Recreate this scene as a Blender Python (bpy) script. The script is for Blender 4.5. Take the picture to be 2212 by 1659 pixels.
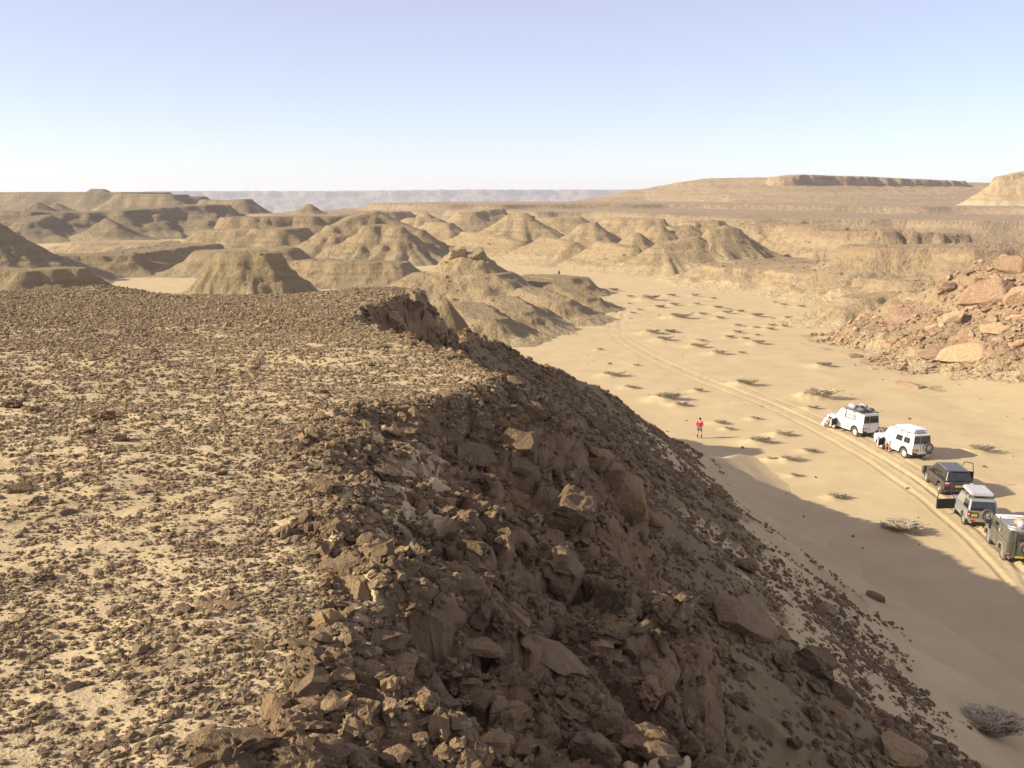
import bpy, bmesh, math, random
import numpy as np
from mathutils import Vector, Matrix

# ------------------------------------------------------------------ camera, sky, sun, exposure
S = bpy.context.scene
for o in list(bpy.data.objects): bpy.data.objects.remove(o)
C = S.collection
EYE = 20.0                      # eye height above the wadi floor
FPX = 1000.0                    # focal length in pixels of a 1024 wide frame
PITCH = math.atan((384-195)/FPX)
cam_d = bpy.data.cameras.new('camera'); cam = bpy.data.objects.new('camera', cam_d); C.objects.link(cam)
cam_d.sensor_width = 36.0; cam_d.lens = 36.0*FPX/1024.0
cam_d.clip_start = 0.1; cam_d.clip_end = 40000
cam.location = (0, 0, EYE); cam.rotation_euler = (math.pi/2-PITCH, 0, 0)
S.camera = cam

SUN_EL = math.radians(26.5)
LD = Vector((1.0, 0.16, -math.tan(SUN_EL)*1.0127)).normalized()     # travel direction of the light
SUN_AZ = math.atan2(-LD.x, -LD.y)                                     # azimuth of the sun, from +Y towards +X
W = bpy.data.worlds.new('World'); S.world = W; W.use_nodes = True
nt = W.node_tree; nt.nodes.clear()
sk = nt.nodes.new('ShaderNodeTexSky'); sk.sky_type = 'NISHITA'; sk.sun_disc = False
sk.sun_elevation = SUN_EL; sk.sun_rotation = SUN_AZ
sk.altitude = 0; sk.air_density = .7; sk.dust_density = .28; sk.ozone_density = 4.0
bg = nt.nodes.new('ShaderNodeBackground'); bg.inputs['Strength'].default_value = 0.09
ow = nt.nodes.new('ShaderNodeOutputWorld')
veil = nt.nodes.new('ShaderNodeMix'); veil.data_type = 'RGBA'; veil.blend_type = 'ADD'; veil.inputs[0].default_value = 1.0
veil.inputs[7].default_value = (2.6, 1.95, 1.6, 1)                   # an even veil of dust over the whole sky
nt.links.new(sk.outputs[0], veil.inputs[6]); nt.links.new(veil.outputs[2], bg.inputs[0]); nt.links.new(bg.outputs[0], ow.inputs[0])
sl = bpy.data.lights.new('sun', 'SUN'); sun = bpy.data.objects.new('sun', sl); C.objects.link(sun)
sl.energy = 5.0; sl.angle = math.radians(0.55); sl.color = (1.0, 0.89, 0.69)
sun.rotation_euler = LD.to_track_quat('-Z', 'Y').to_euler(); sun.location = (-40, -10, 60)
S.view_settings.view_transform = 'Standard'; S.view_settings.look = 'None'
S.view_settings.exposure = 0.68; S.view_settings.gamma = 1.0; S.view_settings.use_curve_mapping = False
S.render.engine = 'CYCLES'
S.cycles.max_bounces = 4; S.cycles.diffuse_bounces = 2; S.cycles.glossy_bounces = 2; S.cycles.volume_bounces = 1
S.cycles.transparent_max_bounces = 6

# ------------------------------------------------------------------ small numeric tools
def hsh(ix, iy, seed):
    n = (ix.astype(np.int64)*374761393 + iy.astype(np.int64)*668265263 + seed*974634777) & 0xffffffff
    n = ((n ^ (n >> 13))*1274126177) & 0xffffffff
    n = ((n ^ (n >> 16))*2246822519) & 0xffffffff
    return ((n ^ (n >> 15)) & 0xffffff)/16777216.0
_rg = np.random.default_rng(77); PERM = _rg.permutation(1024).astype(np.int32); PERM = np.concatenate([PERM, PERM])
_ga = _rg.uniform(0, 6.2831853, 1024); GX = np.cos(_ga).astype(np.float32)*1.5; GY = np.sin(_ga).astype(np.float32)*1.5
def noise(x, y, seed=0):
    x = np.asarray(x, float); y = np.asarray(y, float)
    fx_ = np.floor(x); fy_ = np.floor(y); fx = (x-fx_).astype(np.float32); fy = (y-fy_).astype(np.float32)
    ix = (fx_.astype(np.int64)+seed*57) & 1023; iy = (fy_.astype(np.int64)+seed*131) & 1023
    ux = fx*fx*fx*(fx*(fx*6-15)+10); uy = fy*fy*fy*(fy*(fy*6-15)+10)
    a = PERM[ix]; b = PERM[ix+1]
    def g(p, dy, gx, gy):
        h = PERM[p+((iy+dy) & 1023)]; return GX[h]*gx+GY[h]*gy
    g00 = g(a, 0, fx, fy); g10 = g(b, 0, fx-1, fy); g01 = g(a, 1, fx, fy-1); g11 = g(b, 1, fx-1, fy-1)
    n0 = g00+(g10-g00)*ux; n1 = g01+(g11-g01)*ux
    return n0+(n1-n0)*uy
def fbm(x, y, octv=4, seed=0, gain=.5, lac=2.03):
    s = 0; a = 1; t = 0
    for k in range(octv):
        s = s+a*noise(x, y, seed+k*17); t += a; a *= gain; x = x*lac+3.1; y = y*lac-1.7
    return s/t*1.4
def ridged(x, y, octv=3, seed=0):
    s = 0; a = 1; t = 0
    for k in range(octv):
        s = s+a*(1-np.minimum(1, np.abs(noise(x, y, seed+k*31))*2)); t += a; a *= .5; x = x*2.1+5; y = y*2.1+9
    return s/t
def worley(x, y, seed=0):
    ix = np.floor(x); iy = np.floor(y)
    f1 = np.full(x.shape, 9.); f2 = np.full(x.shape, 9.); r = np.zeros(x.shape); cx = np.zeros(x.shape); cy = np.zeros(x.shape)
    for dx in (-1, 0, 1):
        for dy in (-1, 0, 1):
            a = ix+dx; b = iy+dy
            px = a+hsh(a, b, seed); py = b+hsh(a, b, seed+7)
            d = np.hypot(px-x, py-y); rr = hsh(a, b, seed+13)
            n = d < f1
            f2 = np.where(n, f1, np.minimum(f2, d)); f1 = np.where(n, d, f1); r = np.where(n, rr, r)
            cx = np.where(n, px, cx); cy = np.where(n, py, cy)
    return f1, f2, r, x-cx, y-cy
def sstep(a, b, x):
    t = np.clip((x-a)/(b-a), 0, 1); return t*t*(3-2*t)
def softp(v, k): return k*np.logaddexp(0, v/k)

KV = 2212/1024.0        # pixel positions below were read in a 2212 wide view of the photograph
def ray(px, py):
    r = (px/KV-512)/FPX; d = (py/KV-384)/FPX
    return np.array([r, math.cos(PITCH)-math.sin(PITCH)*d, -(math.sin(PITCH)+math.cos(PITCH)*d)])
def P(px, py, Y):
    v = ray(px, py); t = Y/v[1]; return (v[0]*t, Y, EYE+v[2]*t)
def G(px, py, z=0.0):
    v = ray(px, py); t = (z-EYE)/v[2]; return (v[0]*t, v[1]*t, z)
def hit(px, py, fn, t0=2.0, t1=400.0, n=2500):
    v = ray(px, py); t = np.geomspace(t0, t1, n)
    z = EYE+v[2]*t; h = fn(v[0]*t, v[1]*t); i = np.argmax(z < h)
    return (v[0]*t[i], v[1]*t[i], float(h[i]))

def polyline(x, y, pts):
    """nearest point on a polyline with heights: distance, height there, direction, closest point"""
    bd = np.full(x.shape, 1e9); bz = np.zeros(x.shape); bx = np.zeros(x.shape); by = np.zeros(x.shape)
    if len(pts) == 1: pts = [pts[0], pts[0]]
    for (x0, y0, z0), (x1, y1, z1) in zip(pts[:-1], pts[1:]):
        L2 = (x1-x0)**2+(y1-y0)**2+1e-9
        t = np.clip(((x-x0)*(x1-x0)+(y-y0)*(y1-y0))/L2, 0, 1)
        cx = x0+t*(x1-x0); cy = y0+t*(y1-y0); d = np.hypot(x-cx, y-cy)
        n = d < bd
        bd = np.where(n, d, bd); bz = np.where(n, z0+t*(z1-z0), bz); bx = np.where(n, cx, bx); by = np.where(n, cy, by)
    return bd, bz, bx, by

# ------------------------------------------------------------------ mesh helpers
def tag(o, label=None, cat=None, group=None, kind=None):
    if label: o['label'] = label
    if cat: o['category'] = cat
    if group: o['group'] = group
    if kind: o['kind'] = kind
    return o
def link(o, parent=None):
    C.objects.link(o)
    if parent is not None: o.parent = parent
    return o
def empty(name, loc=(0, 0, 0), rz=0.0):
    o = bpy.data.objects.new(name, None); C.objects.link(o); o.empty_display_size = .3
    o.location = loc; o.rotation_euler = (0, 0, rz); return o
def mk(name, verts, faces, mat, parent=None, smooth=False):
    me = bpy.data.meshes.new(name); me.from_pydata([tuple(v) for v in verts], [], faces)
    if mat: me.materials.append(mat)
    if smooth: me.polygons.foreach_set('use_smooth', [True]*len(me.polygons))
    me.update(); return link(bpy.data.objects.new(name, me), parent)
def grid_object(name, X, Y, Z, mat, keep=None, attrs={}):
    nr, nc = X.shape; idx = np.arange(nr*nc).reshape(nr, nc)
    q = np.stack([idx[:-1, :-1], idx[:-1, 1:], idx[1:, 1:], idx[1:, :-1]], -1).reshape(-1, 4)
    if keep is not None:
        k = keep.ravel(); q = q[k[q].any(1)]
    used = np.zeros(nr*nc, bool); used[q.ravel()] = True
    remap = np.cumsum(used)-1; q = remap[q]
    co = np.stack([X.ravel(), Y.ravel(), Z.ravel()], 1)[used]
    # faces must point upward
    v = co[q[0]]; nz = np.cross(v[1]-v[0], v[2]-v[0])[2]
    if nz < 0: q = q[:, ::-1]
    me = bpy.data.meshes.new(name); me.vertices.add(len(co)); me.vertices.foreach_set('co', co.astype(np.float32).ravel())
    me.loops.add(q.size); me.loops.foreach_set('vertex_index', q.astype(np.int32).ravel())
    me.polygons.add(len(q)); me.polygons.foreach_set('loop_start', np.arange(0, q.size, 4, dtype=np.int32))
    try: me.polygons.foreach_set('loop_total', np.full(len(q), 4, np.int32))
    except Exception: pass
    me.polygons.foreach_set('use_smooth', np.ones(len(q), bool))
    for k, a in attrs.items():
        at = me.attributes.new(k, 'FLOAT', 'POINT'); at.data.foreach_set('value', a.ravel()[used].astype(np.float32))
    me.materials.append(mat); me.update(calc_edges=True); me.validate()
    return link(bpy.data.objects.new(name, me))

# ------------------------------------------------------------------ materials
def newmat(name):
    m = bpy.data.materials.new(name); m.use_nodes = True
    b = m.node_tree.nodes['Principled BSDF']; b.inputs['Roughness'].default_value = .9
    b.inputs['Specular IOR Level'].default_value = .15
    return m, m.node_tree, b
def nd(t, typ, **kw):
    n = t.nodes.new(typ)
    for k, v in kw.items():
        if hasattr(n, k): setattr(n, k, v)
        else: n.inputs[k].default_value = v
    return n
def tex_noise(t, scale, detail=5, rough=.6, vec=None):
    n = nd(t, 'ShaderNodeTexNoise'); n.inputs['Scale'].default_value = scale; n.inputs['Detail'].default_value = detail
    n.inputs['Roughness'].default_value = rough
    if vec is not None: t.links.new(vec, n.inputs['Vector'])
    return n
def ramp(t, fac, stops):
    r = nd(t, 'ShaderNodeValToRGB'); e = r.color_ramp.elements
    while len(e) < len(stops): e.new(.5)
    for k, (p, c) in enumerate(stops):
        e[k].position = p; e[k].color = (c, c, c, 1) if isinstance(c, (int, float)) else (*c, 1)
    t.links.new(fac, r.inputs[0]); return r.outputs[0]
def mix(t, fac, a, b, mode='MIX'):
    m = nd(t, 'ShaderNodeMix', data_type='RGBA', blend_type=mode)
    for s, v in ((m.inputs[0], fac), (m.inputs[6], a), (m.inputs[7], b)):
        if isinstance(v, (int, float)): s.default_value = v
        elif isinstance(v, tuple): s.default_value = (*v, 1)
        else: t.links.new(v, s)
    return m.outputs[2]
def math_(t, op, a, b=0.0, clamp=False):
    m = nd(t, 'ShaderNodeMath', operation=op); m.use_clamp = clamp
    for s, v in ((m.inputs[0], a), (m.inputs[1], b)):
        if isinstance(v, (int, float)): s.default_value = v
        else: t.links.new(v, s)
    return m.outputs[0]
def attr(t, name): return nd(t, 'ShaderNodeAttribute', attribute_name=name).outputs['Fac']
def coords(t, sx=1, sy=1, sz=1):
    c = nd(t, 'ShaderNodeNewGeometry')
    m = nd(t, 'ShaderNodeMapping'); m.inputs['Scale'].default_value = (sx, sy, sz)
    t.links.new(c.outputs['Position'], m.inputs[0]); return m.outputs[0]
def bump(t, b, h, strength, dist, prev=None):
    n = nd(t, 'ShaderNodeBump'); n.inputs['Strength'].default_value = strength; n.inputs['Distance'].default_value = dist
    t.links.new(h, n.inputs['Height'])
    if prev is not None: t.links.new(prev, n.inputs['Normal'])
    t.links.new(n.outputs[0], b.inputs['Normal']); return n.outputs[0]

SAND = (.555, .435, .25); SAND2 = (.49, .38, .215)
ROCK = (.33, .222, .128); ROCK2 = (.235, .158, .092); OCHRE = (.33, .20, .095); OLIVE = (.24, .185, .10)
KHAKI = (.37, .278, .152); KHAKI2 = (.29, .218, .12)

def ground_material(name, small=1.0, ripple=False):
    """sand, rock and earth mixed by the terrain's own attributes"""
    m, t, b = newmat(name)
    p = coords(t)
    n1 = tex_noise(t, .35*small, 6, .6, p); n2 = tex_noise(t, 3*small, 6, .65, p); n3 = tex_noise(t, 14*small, 5, .7, p)
    sand = mix(t, ramp(t, n1.outputs[0], [(.35, 0.), (.65, 1.)]), SAND, SAND2)
    sand = mix(t, math_(t, 'MULTIPLY', ramp(t, n3.outputs[0], [(.35, 0.), (.7, 1.)]), .25), sand, (.42, .31, .18))
    rock = mix(t, ramp(t, n2.outputs[0], [(.38, 0.), (.62, 1.)]), ROCK, ROCK2)
    rock = mix(t, ramp(t, n1.outputs[0], [(.52, 0.), (.66, .75)]), rock, OCHRE)
    earth = mix(t, ramp(t, n2.outputs[0], [(.35, 0.), (.65, 1.)]), OLIVE, (.26, .19, .105))
    ar = attr(t, 'rock'); ae = attr(t, 'earth')
    def edge(a):
        v = math_(t, 'ADD', a, math_(t, 'MULTIPLY', math_(t, 'SUBTRACT', n2.outputs[0], .5), 1.3))
        return ramp(t, v, [(.38, 0.), (.62, 1.)])
    col = mix(t, edge(ae), sand, earth); col = mix(t, edge(ar), col, rock)
    t.links.new(col, b.inputs['Base Color'])
    h = math_(t, 'ADD', math_(t, 'MULTIPLY', n2.outputs[0], .6), math_(t, 'MULTIPLY', n3.outputs[0], .4))
    k = math_(t, 'ADD', math_(t, 'MULTIPLY', math_(t, 'MAXIMUM', ar, ae), .85), .15)
    n4 = tex_noise(t, 48*small, 5, .7, p); vo = nd(t, 'ShaderNodeTexVoronoi', feature='DISTANCE_TO_EDGE'); vo.inputs['Scale'].default_value = 4.5*small; t.links.new(mix(t, .12, p, n2.outputs['Color']), vo.inputs['Vector'])
    crack = ramp(t, vo.outputs['Distance'], [(.0, 0.), (.07, 1.)])
    h = math_(t, 'ADD', math_(t, 'ADD', h, math_(t, 'MULTIPLY', math_(t, 'MULTIPLY', n4.outputs[0], ar), .22)), math_(t, 'MULTIPLY', math_(t, 'MULTIPLY', crack, ar), .03))
    if ripple:                                                           # wind ripples of the sand
        wv = nd(t, 'ShaderNodeTexWave'); wv.inputs['Scale'].default_value = 1.9; wv.inputs['Distortion'].default_value = 14; wv.inputs['Detail'].default_value = 3; wv.inputs['Detail Scale'].default_value = .6
        t.links.new(coords(t, 1, .35, 0), wv.inputs['Vector']); h = math_(t, 'ADD', h, math_(t, 'MULTIPLY', wv.outputs['Fac'], .07))
    bump(t, b, math_(t, 'MULTIPLY', h, k), 1.0, .13/small)
    return m
def hill_material(name, base, base2, sandcol=(.47, .365, .22), band=1.0, scale=1.0):
    m, t, b = newmat(name)
    p = coords(t); n1 = tex_noise(t, .05*scale, 5, .6, p); n2 = tex_noise(t, .45*scale, 6, .7, p)
    ps = coords(t, .03, .03, 1.0); w = tex_noise(t, 1.1*band, 4, .6, ps)
    col = mix(t, ramp(t, w.outputs[0], [(.40, 0.), (.60, 1.)]), base, base2)
    col = mix(t, ramp(t, n2.outputs[0], [(.45, 0.), (.72, .55)]), col, ROCK)
    sandf = math_(t, 'ADD', attr(t, 'sand'), math_(t, 'MULTIPLY', math_(t, 'SUBTRACT', n2.outputs[0], .5), 1.0))
    col = mix(t, ramp(t, sandf, [(.4, 0.), (.75, .85)]), col, sandcol)
    rk = math_(t, 'ADD', attr(t, 'rock'), math_(t, 'MULTIPLY', math_(t, 'SUBTRACT', n2.outputs[0], .5), 1.0))
    col = mix(t, ramp(t, rk, [(.45, 0.), (.65, 1.)]), col, mix(t, n2.outputs[0], ROCK, (.36, .255, .165)))
    t.links.new(col, b.inputs['Base Color'])
    n3 = tex_noise(t, 2.2*scale, 5, .7, p)
    bump(t, b, math_(t, 'ADD', n2.outputs[0], math_(t, 'MULTIPLY', n3.outputs[0], .35)), 1.0, 1.3/scale)
    return m
# ------------------------------------------------------------------ the near mesa: stony top, broken rim, cliff, talus, nose
EDGE_Y = [-8, 0, 5.9, 11.2, 14, 16.7, 18.5, 20, 24.5, 28, 32.5, 36, 60]
EDGE_X = [1.9, 1.8, 1.6, 1.15, 1.55, 1.5, .2, -.8, -3.0, -3.3, -1.9, -2.8, -3]
RIM_Y = [-8, 0, 3.6, 6.2, 8.5, 10.5, 11.6, 13, 14.5, 18.6, 24.5, 28, 32.5, 36, 60]
RIM_X = [-.5, -.6, -.73, -1.05, -1.6, -1.8, -.95, -.1, -.25, -1.9, -3.9, -4.2, -2.8, -3.5, -3.6]
CREST = [(2.4, -8, 14.9), (2.3, 0, 14.6), (2.1, 6, 14.4), (1.75, 11, 14.1), (2.1, 16.7, 13.8), (.7, 19, 13.6), (-2.4, 24.5, 13.3), (-2.6, 28, 13.2),
         (-1.6, 32.5, 14.2), (-1.8, 38, 14.9), (-1.8, 42, 14.3), (.5, 47, 12.5), (4.6, 54, 9.8), (10, 63, 4.7), (12.3, 66, 3.0), (16, 72, -.3), (20, 80, -4)]
FAREDGE = [(-1.8, 38, 14.0), (-14, 37, 12.6), (-40, 36, 12.6), (-90, 30, 12.6)]
def mesa_plane(x, y):
    z = 18.15-.047*y+.10*fbm(x*.22, y*.22, 3, 5)+.035*fbm(x*1.1, y*1.1, 3, 9)
    z = z+.42*np.exp(-(((x+4.6)/2.6)**2+((y-33)/3.4)**2))          # the hump above the far spur
    z = z+.40*np.exp(-(((x+14.2)/2.0)**2+((y-35)/2.2)**2))+.2*np.exp(-(((x+19)/3.5)**2+((y-34)/2.5)**2))
    return z
def mesa(x, y, full=False):
    x = np.asarray(x, float); y = np.asarray(y, float)
    wig = .35*fbm(x*.15+y*.5, y*.55, 3, 21)
    xe = np.interp(y, EDGE_Y, EDGE_X)+wig; xi = np.interp(y, RIM_Y, RIM_X)+.22*fbm(x*.6, y*.9, 3, 33)
    yf = 35.2+.8*fbm(x*.25, y*.1, 3, 40)
    s = (x-xi)/np.maximum(xe-xi, .35)
    top = mesa_plane(x, y)
    # the broken shoulder between the rim and the outer edge
    sc = np.clip(s, 0, 1.6)
    drop = 1.45*(.12*sstep(0, .3, sc)+.25*sstep(.45, .62, sc+.2*fbm(x*.7, y*.7, 2, 66))+.63*np.clip(sc, 0, 1.2))
    onsh = sstep(-.12, .12, s)
    f1, f2, rr, ox, oy = worley(x*1.45+.35*fbm(x, y, 2, 50), y*1.15, 61)
    g1, g2, r2, px, py = worley(x*3.7+.3*fbm(x*2, y*2, 2, 51), y*3.3, 62)
    blk = (rr-.45)*.24+(rr*2-1)*ox*.20+(hsh(np.floor(rr*999), np.floor(rr*777), 3)-.5)*oy*.26-.12*np.exp(-((f2-f1)/.09)**2)-.12*f1*f1
    blk = blk+(r2-.5)*.07-.045*np.exp(-((g2-g1)/.09)**2)-.08*g1*g1
    sandy = np.maximum(.7*sstep(.25, .6, fbm(x*.5+7, y*.45, 3, 71)), sstep(1.25, .5, np.hypot((x+1.15)/.75, (y-8.8)/2.4)))          # sandy hollows between the blocks
    rough = .12*fbm(x*2.2, y*2.2, 4, 80)+.06*fbm(x*8, y*8, 4, 81, .65)+.05*(ridged(x*3.5, y*3.5, 3, 82)-.5)
    capz = top-drop+onsh*((1-.75*sandy)*blk+rough)
    d_e = x-xe; d_f = y-yf; d = np.maximum(d_e, d_f)                  # outside distance
    crag = .6*fbm(y*.9, x*.9, 3, 90)
    cliff = 1.5*sstep(-.1, 1.1, d+.45*crag)+np.maximum(d+.3*crag, 0)*1.35+.35*np.maximum(d, 0)*fbm(x*2, y*2, 3, 91)
    capz = np.where(d > -.4, capz-cliff, capz)
    # talus
    dd, bz, bx, by = polyline(x, y, CREST); d2, bz2, _, _ = polyline(x, y, FAREDGE)
    run = noise(by*.5, dd*.06, 95)
    slope = .70+.05*run
    tz = np.maximum(softp(bz-slope*dd, 1.5), softp(bz2-.7*d2, 1.5))
    inside = np.minimum(xe-x, yf-y)
    tz = np.where(inside > 0, np.minimum(tz, top-1.0), tz)
    fade = sstep(.2, 2.0, tz)
    up = sstep(4.5, 10.5, tz+1.5*fbm(x*.2, y*.2, 2, 97))
    tz = tz+fade*((.30*fbm(x*.35, y*.35, 4, 96)+.10*fbm(x*1.7, y*1.7, 3, 98))*(.45+.55*up)+up*.30*(ridged(by*.45+dd*.05, dd*.12, 3, 99)-.5)-.02)
    z = np.maximum(capz, tz-.06)
    z = z-.3*sstep(.6, .05, tz)                                       # dips under the sand sheet
    if not full: return z
    oncap = capz >= tz
    rock = np.where(oncap, onsh*(1-.9*sandy*(s < 1))+sstep(.2, .6, d)*1.0, 0)
    crusty = sstep(.1, .5, fbm(x*.6, y*.3, 3, 101))*.0
    earth = np.where(oncap, .12+.45*sstep(15, 24, y+4*fbm(x*.3, y*.3, 2, 104))+.25*sstep(.0, .5, fbm(x*.8, y*.8, 3, 105)), sstep(6.0, 9.2, tz+1.6*fbm(x*.3, y*.3, 3, 102)+1.6*fbm(by*.5, dd*.08, 2, 103)))
    # the upper nose, seen edge on, is rock and earth
    rock = np.where(~oncap, np.maximum(rock, .55*sstep(.9, .2, dd)*sstep(1, 3, tz)), rock)
    topm = np.where(oncap & (s < .25) & (d < 0), 1.0, 0.0)
    return z, np.clip(rock, 0, 1), np.clip(earth, 0, 1), topm, tz, oncap, s
def polar(a0, a1, na, radii):
    a = np.radians(np.linspace(a0, a1, na)); A, R = np.meshgrid(a, radii)
    return R*np.sin(A), R*np.cos(A)
M_NEAR = ground_material('stony_mesa_ground')
rad = np.concatenate([np.geomspace(1.8, 24, 470)[:-1], np.geomspace(24, 95, 230)])
X, Y = polar(-36, 46, 650, rad)
Z, rk, ea, tm, tz_, oc_, _s = mesa(X, Y, True)
st = oc_*sstep(.0, .25, _s)                                          # ledges and bulges of the broken rock
nx_ = .06*fbm(Y*1.7+Z*.5, Z*2.6, 4, 120)+.035*fbm(Y*6, Z*8+X*3, 3, 121)
led = Z*3.4+.7*fbm(X*.8, Y*.8, 2, 122); led = led-np.floor(led)
X = X+st*(nx_+.05*(sstep(.25, .6, led)-.5)); Y = Y+st*.06*fbm(X*2.1+Z, Z*2.4, 3, 123)
near_mesa = grid_object('near_mesa', X, Y, Z, M_NEAR, keep=Z > -.25, attrs={'rock': rk, 'earth': ea})
tag(near_mesa, 'stony flat-topped mesa with a broken rim and a shaded talus slope', 'mesa', kind='structure')

# ------------------------------------------------------------------ the wadi floor, one sheet to the horizon
TRACK = [(2260, 1330), (2212, 1268), (2150, 1200), (2080, 1130), (1980, 1050), (1860, 972), (1740, 912), (1600, 852), (1500, 818), (1420, 783), (1355, 745), (1325, 722),
         (1330, 695), (1345, 675), (1335, 655), (1310, 640), (1285, 632)]
TRACK2 = [(2300, 1330), (2235, 1240), (2180, 1180), (2110, 1120), (2010, 1040), (1900, 968), (1780, 912), (1640, 855), (1530, 818), (1440, 780), (1370, 742), (1338, 720),
          (1326, 695), (1322, 675), (1320, 655)]
def smooth_path(pts):
    w = np.array([G(*p)[:2] for p in pts]); t = np.arange(len(w)); tt = np.linspace(0, len(w)-1, len(w)*14)
    out = []
    for k in (0, 1):
        v = np.interp(tt, t, w[:, k])
        v = np.convolve(np.pad(v, 10, mode='edge'), np.ones(21)/21, 'valid'); out.append(v)
    return np.stack(out, 1)
TRK = [smooth_path(TRACK), smooth_path(TRACK2)]
HUM = []                         # hummocks: x, y, length, width, height (filled by the shrubs)
def path_sd(x, y, pth):
    best = np.full(x.shape, 1e9)
    for (x0, y0), (x1, y1) in zip(pth[:-1], pth[1:]):
        L2 = (x1-x0)**2+(y1-y0)**2+1e-9
        t = np.clip(((x-x0)*(x1-x0)+(y-y0)*(y1-y0))/L2, 0, 1)
        dx = x-x0-t*(x1-x0); dy = y-y0-t*(y1-y0); d = np.hypot(dx, dy)*np.sign(dx*(y1-y0)-dy*(x1-x0)+1e-12)
        best = np.where(np.abs(d) < np.abs(best), d, best)
    return best
def floor_z(x, y, detail=True):
    x = np.asarray(x, float); y = np.asarray(y, float); r = np.hypot(x, y)
    z = .22*fbm(x*.03, y*.03, 3, 200)+.05*fbm(x*.25, y*.25, 3, 201)
    z = z+1.3*sstep(42, 62, x-.05*(y-80))*sstep(40, 70, y)*sstep(135, 100, y)       # sand banked against the rocky spur
    z = z-.06*np.maximum(r-800, 0)**.9                                 # the basin far beyond
    if detail and len(HUM):
        for hx, hy, l, w, h in HUM:
            m = (np.abs(x-hx) < 4*l) & (np.abs(y-hy) < 4*w)
            if m.any(): z[m] += h*np.exp(-((x[m]-hx)/l)**2-((y[m]-hy)/w)**2)*(1+.5*fbm(x[m]*1.3, y[m]*1.3, 3, 210))
    return z
def track_z(x, y):
    z = np.zeros(x.shape); m = (y > 30) & (y < 230) & (np.abs(x-25) < 40)
    xs, ys = x[m], y[m]; o = np.zeros(xs.shape)
    wob = .16*fbm(xs*.15, ys*.15, 2, 220)
    for k, pth in enumerate(TRK):
        d = path_sd(xs, ys, pth)+wob*(1 if k else -1)
        for off in (-.75, .75):
            q = (d-off)/.16
            o -= (.085-.02*k)*np.exp(-q*q); o += .035*np.exp(-((np.abs(d-off)-.32)/.12)**2)
        o += .02*fbm(xs*2, ys*2, 2, 222)*np.exp(-(d/1.6)**2)
    z[m] = o; return z
# ------------------------------------------------------------------ hills, buttes and plateaus of the badlands
MH = {'khaki': hill_material('khaki_hill', KHAKI, KHAKI2, (.36, .28, .165)), 'olive': hill_material('olive_butte', (.33, .255, .132), (.26, .20, .104), (.41, .32, .18)),
      'left': hill_material('grey_khaki_mesa', (.28, .216, .125), (.22, .17, .098), (.35, .275, .16)),
      'mid': hill_material('sandy_badland', (.44, .328, .182), (.355, .265, .146), (.51, .395, .225)),
      'tan': hill_material('tan_terrace', (.50, .365, .21), (.43, .315, .18), (.55, .425, .25)), 'grey': hill_material('grey_brown_plain', (.42, .32, .205), (.37, .28, .18), (.52, .40, .24), scale=.5),
      'brown': hill_material('brown_lobes', (.40, .30, .17), (.33, .248, .142), (.46, .355, .205), scale=.8),
      'cliff': hill_material('right_hill_rock', (.46, .34, .20), (.38, .28, .165), (.55, .425, .25), scale=.6, band=.35),
      'far': hill_material('far_scarp_rock', (.34, .27, .21), (.26, .21, .17), scale=.03, band=.06)}
HILLS = []; HBOX = []
def hill_fn(crest, rtop, slope, seed, gul, k, cap, base, foot, rug, lin=False):
    def fn(x, y, full=False):
        fs = min(1.0, 260.0/max(60, crest[0][1]))
        dd, bz, bx, by = polyline(x, y, crest)
        ux = (x-bx)/np.maximum(dd, 1e-3); uy = (y-by)/np.maximum(dd, 1e-3)
        hgt = np.maximum(bz-base, 1.0)
        wob = fbm(x*.9/max(rtop, 3), y*.9/max(rtop, 3), 3, seed)*rtop*.32
        d = np.maximum(dd-rtop+wob, 0)
        ang = ridged(bx*.06*fs+ux*1.5+.01*d*fs, by*.06*fs+uy*1.5, 2, seed+3)-.55
        ang2 = fbm(bx*.2*fs+ux*6, by*.2*fs+uy*6+d*.03*fs, 3, seed+4)
        run = np.clip(d*slope/hgt, 0, 1.3)
        d2 = d*(1+gul*(ang*.9+ang2*.16)*np.minimum(1, run*1.6+.15))
        fall = slope*d2
        fall = np.minimum(fall, slope*d2*(1-.0*run))
        capd = cap*sstep(.05, 1.1+.4*cap, d2)
        Rf = 1.75*hgt/slope; tt = np.clip(d2/Rf, 0, 1.25)
        conc = hgt*(np.abs(1-tt)**1.75*np.sign(1-tt))-capd-.06*hgt*sstep(.6, 1.2, tt)
        z = base-.35+np.where(slope < 1 and not lin, conc, softp(bz-base-fall-capd, k*hgt))+.3*sstep(1.0, .8, tt)
        body = sstep(0, .15, run)*sstep(1.25, .6, run)
        z = z+rug*(.55*body+.12)*fbm(x*.35*fs, y*.35*fs, 4, seed+6)+rug*.35*body*(ridged(x*.16*fs, y*.16*fs, 3, seed+8)-.5)
        z = z+.25*rug*sstep(.4, 0, run)*fbm(x*.12, y*.12, 3, seed+7)
        # ledges of harder beds
        step = (z-base+.8*fbm(x*.05, y*.05, 2, seed+9))/2.6; fr = step-np.floor(step)
        z = z+.55*rug*body*(sstep(.55, .75, fr)-fr)
        if not full: return z
        sand = sstep(.62, 1.05, run)*.95+.25*sstep(.0, .5, -ang)*sstep(.3, .7, run)
        rock = cap*.6*sstep(1.6, .2, d2)*(d2 > .02)+.55*body*sstep(.15, .5, fbm(x*.12, y*.12, 4, seed+11)+.05)*min(1, rug*1.5)
        return z, np.clip(sand, 0, 1), np.clip(rock, 0, 1)
    return fn
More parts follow.
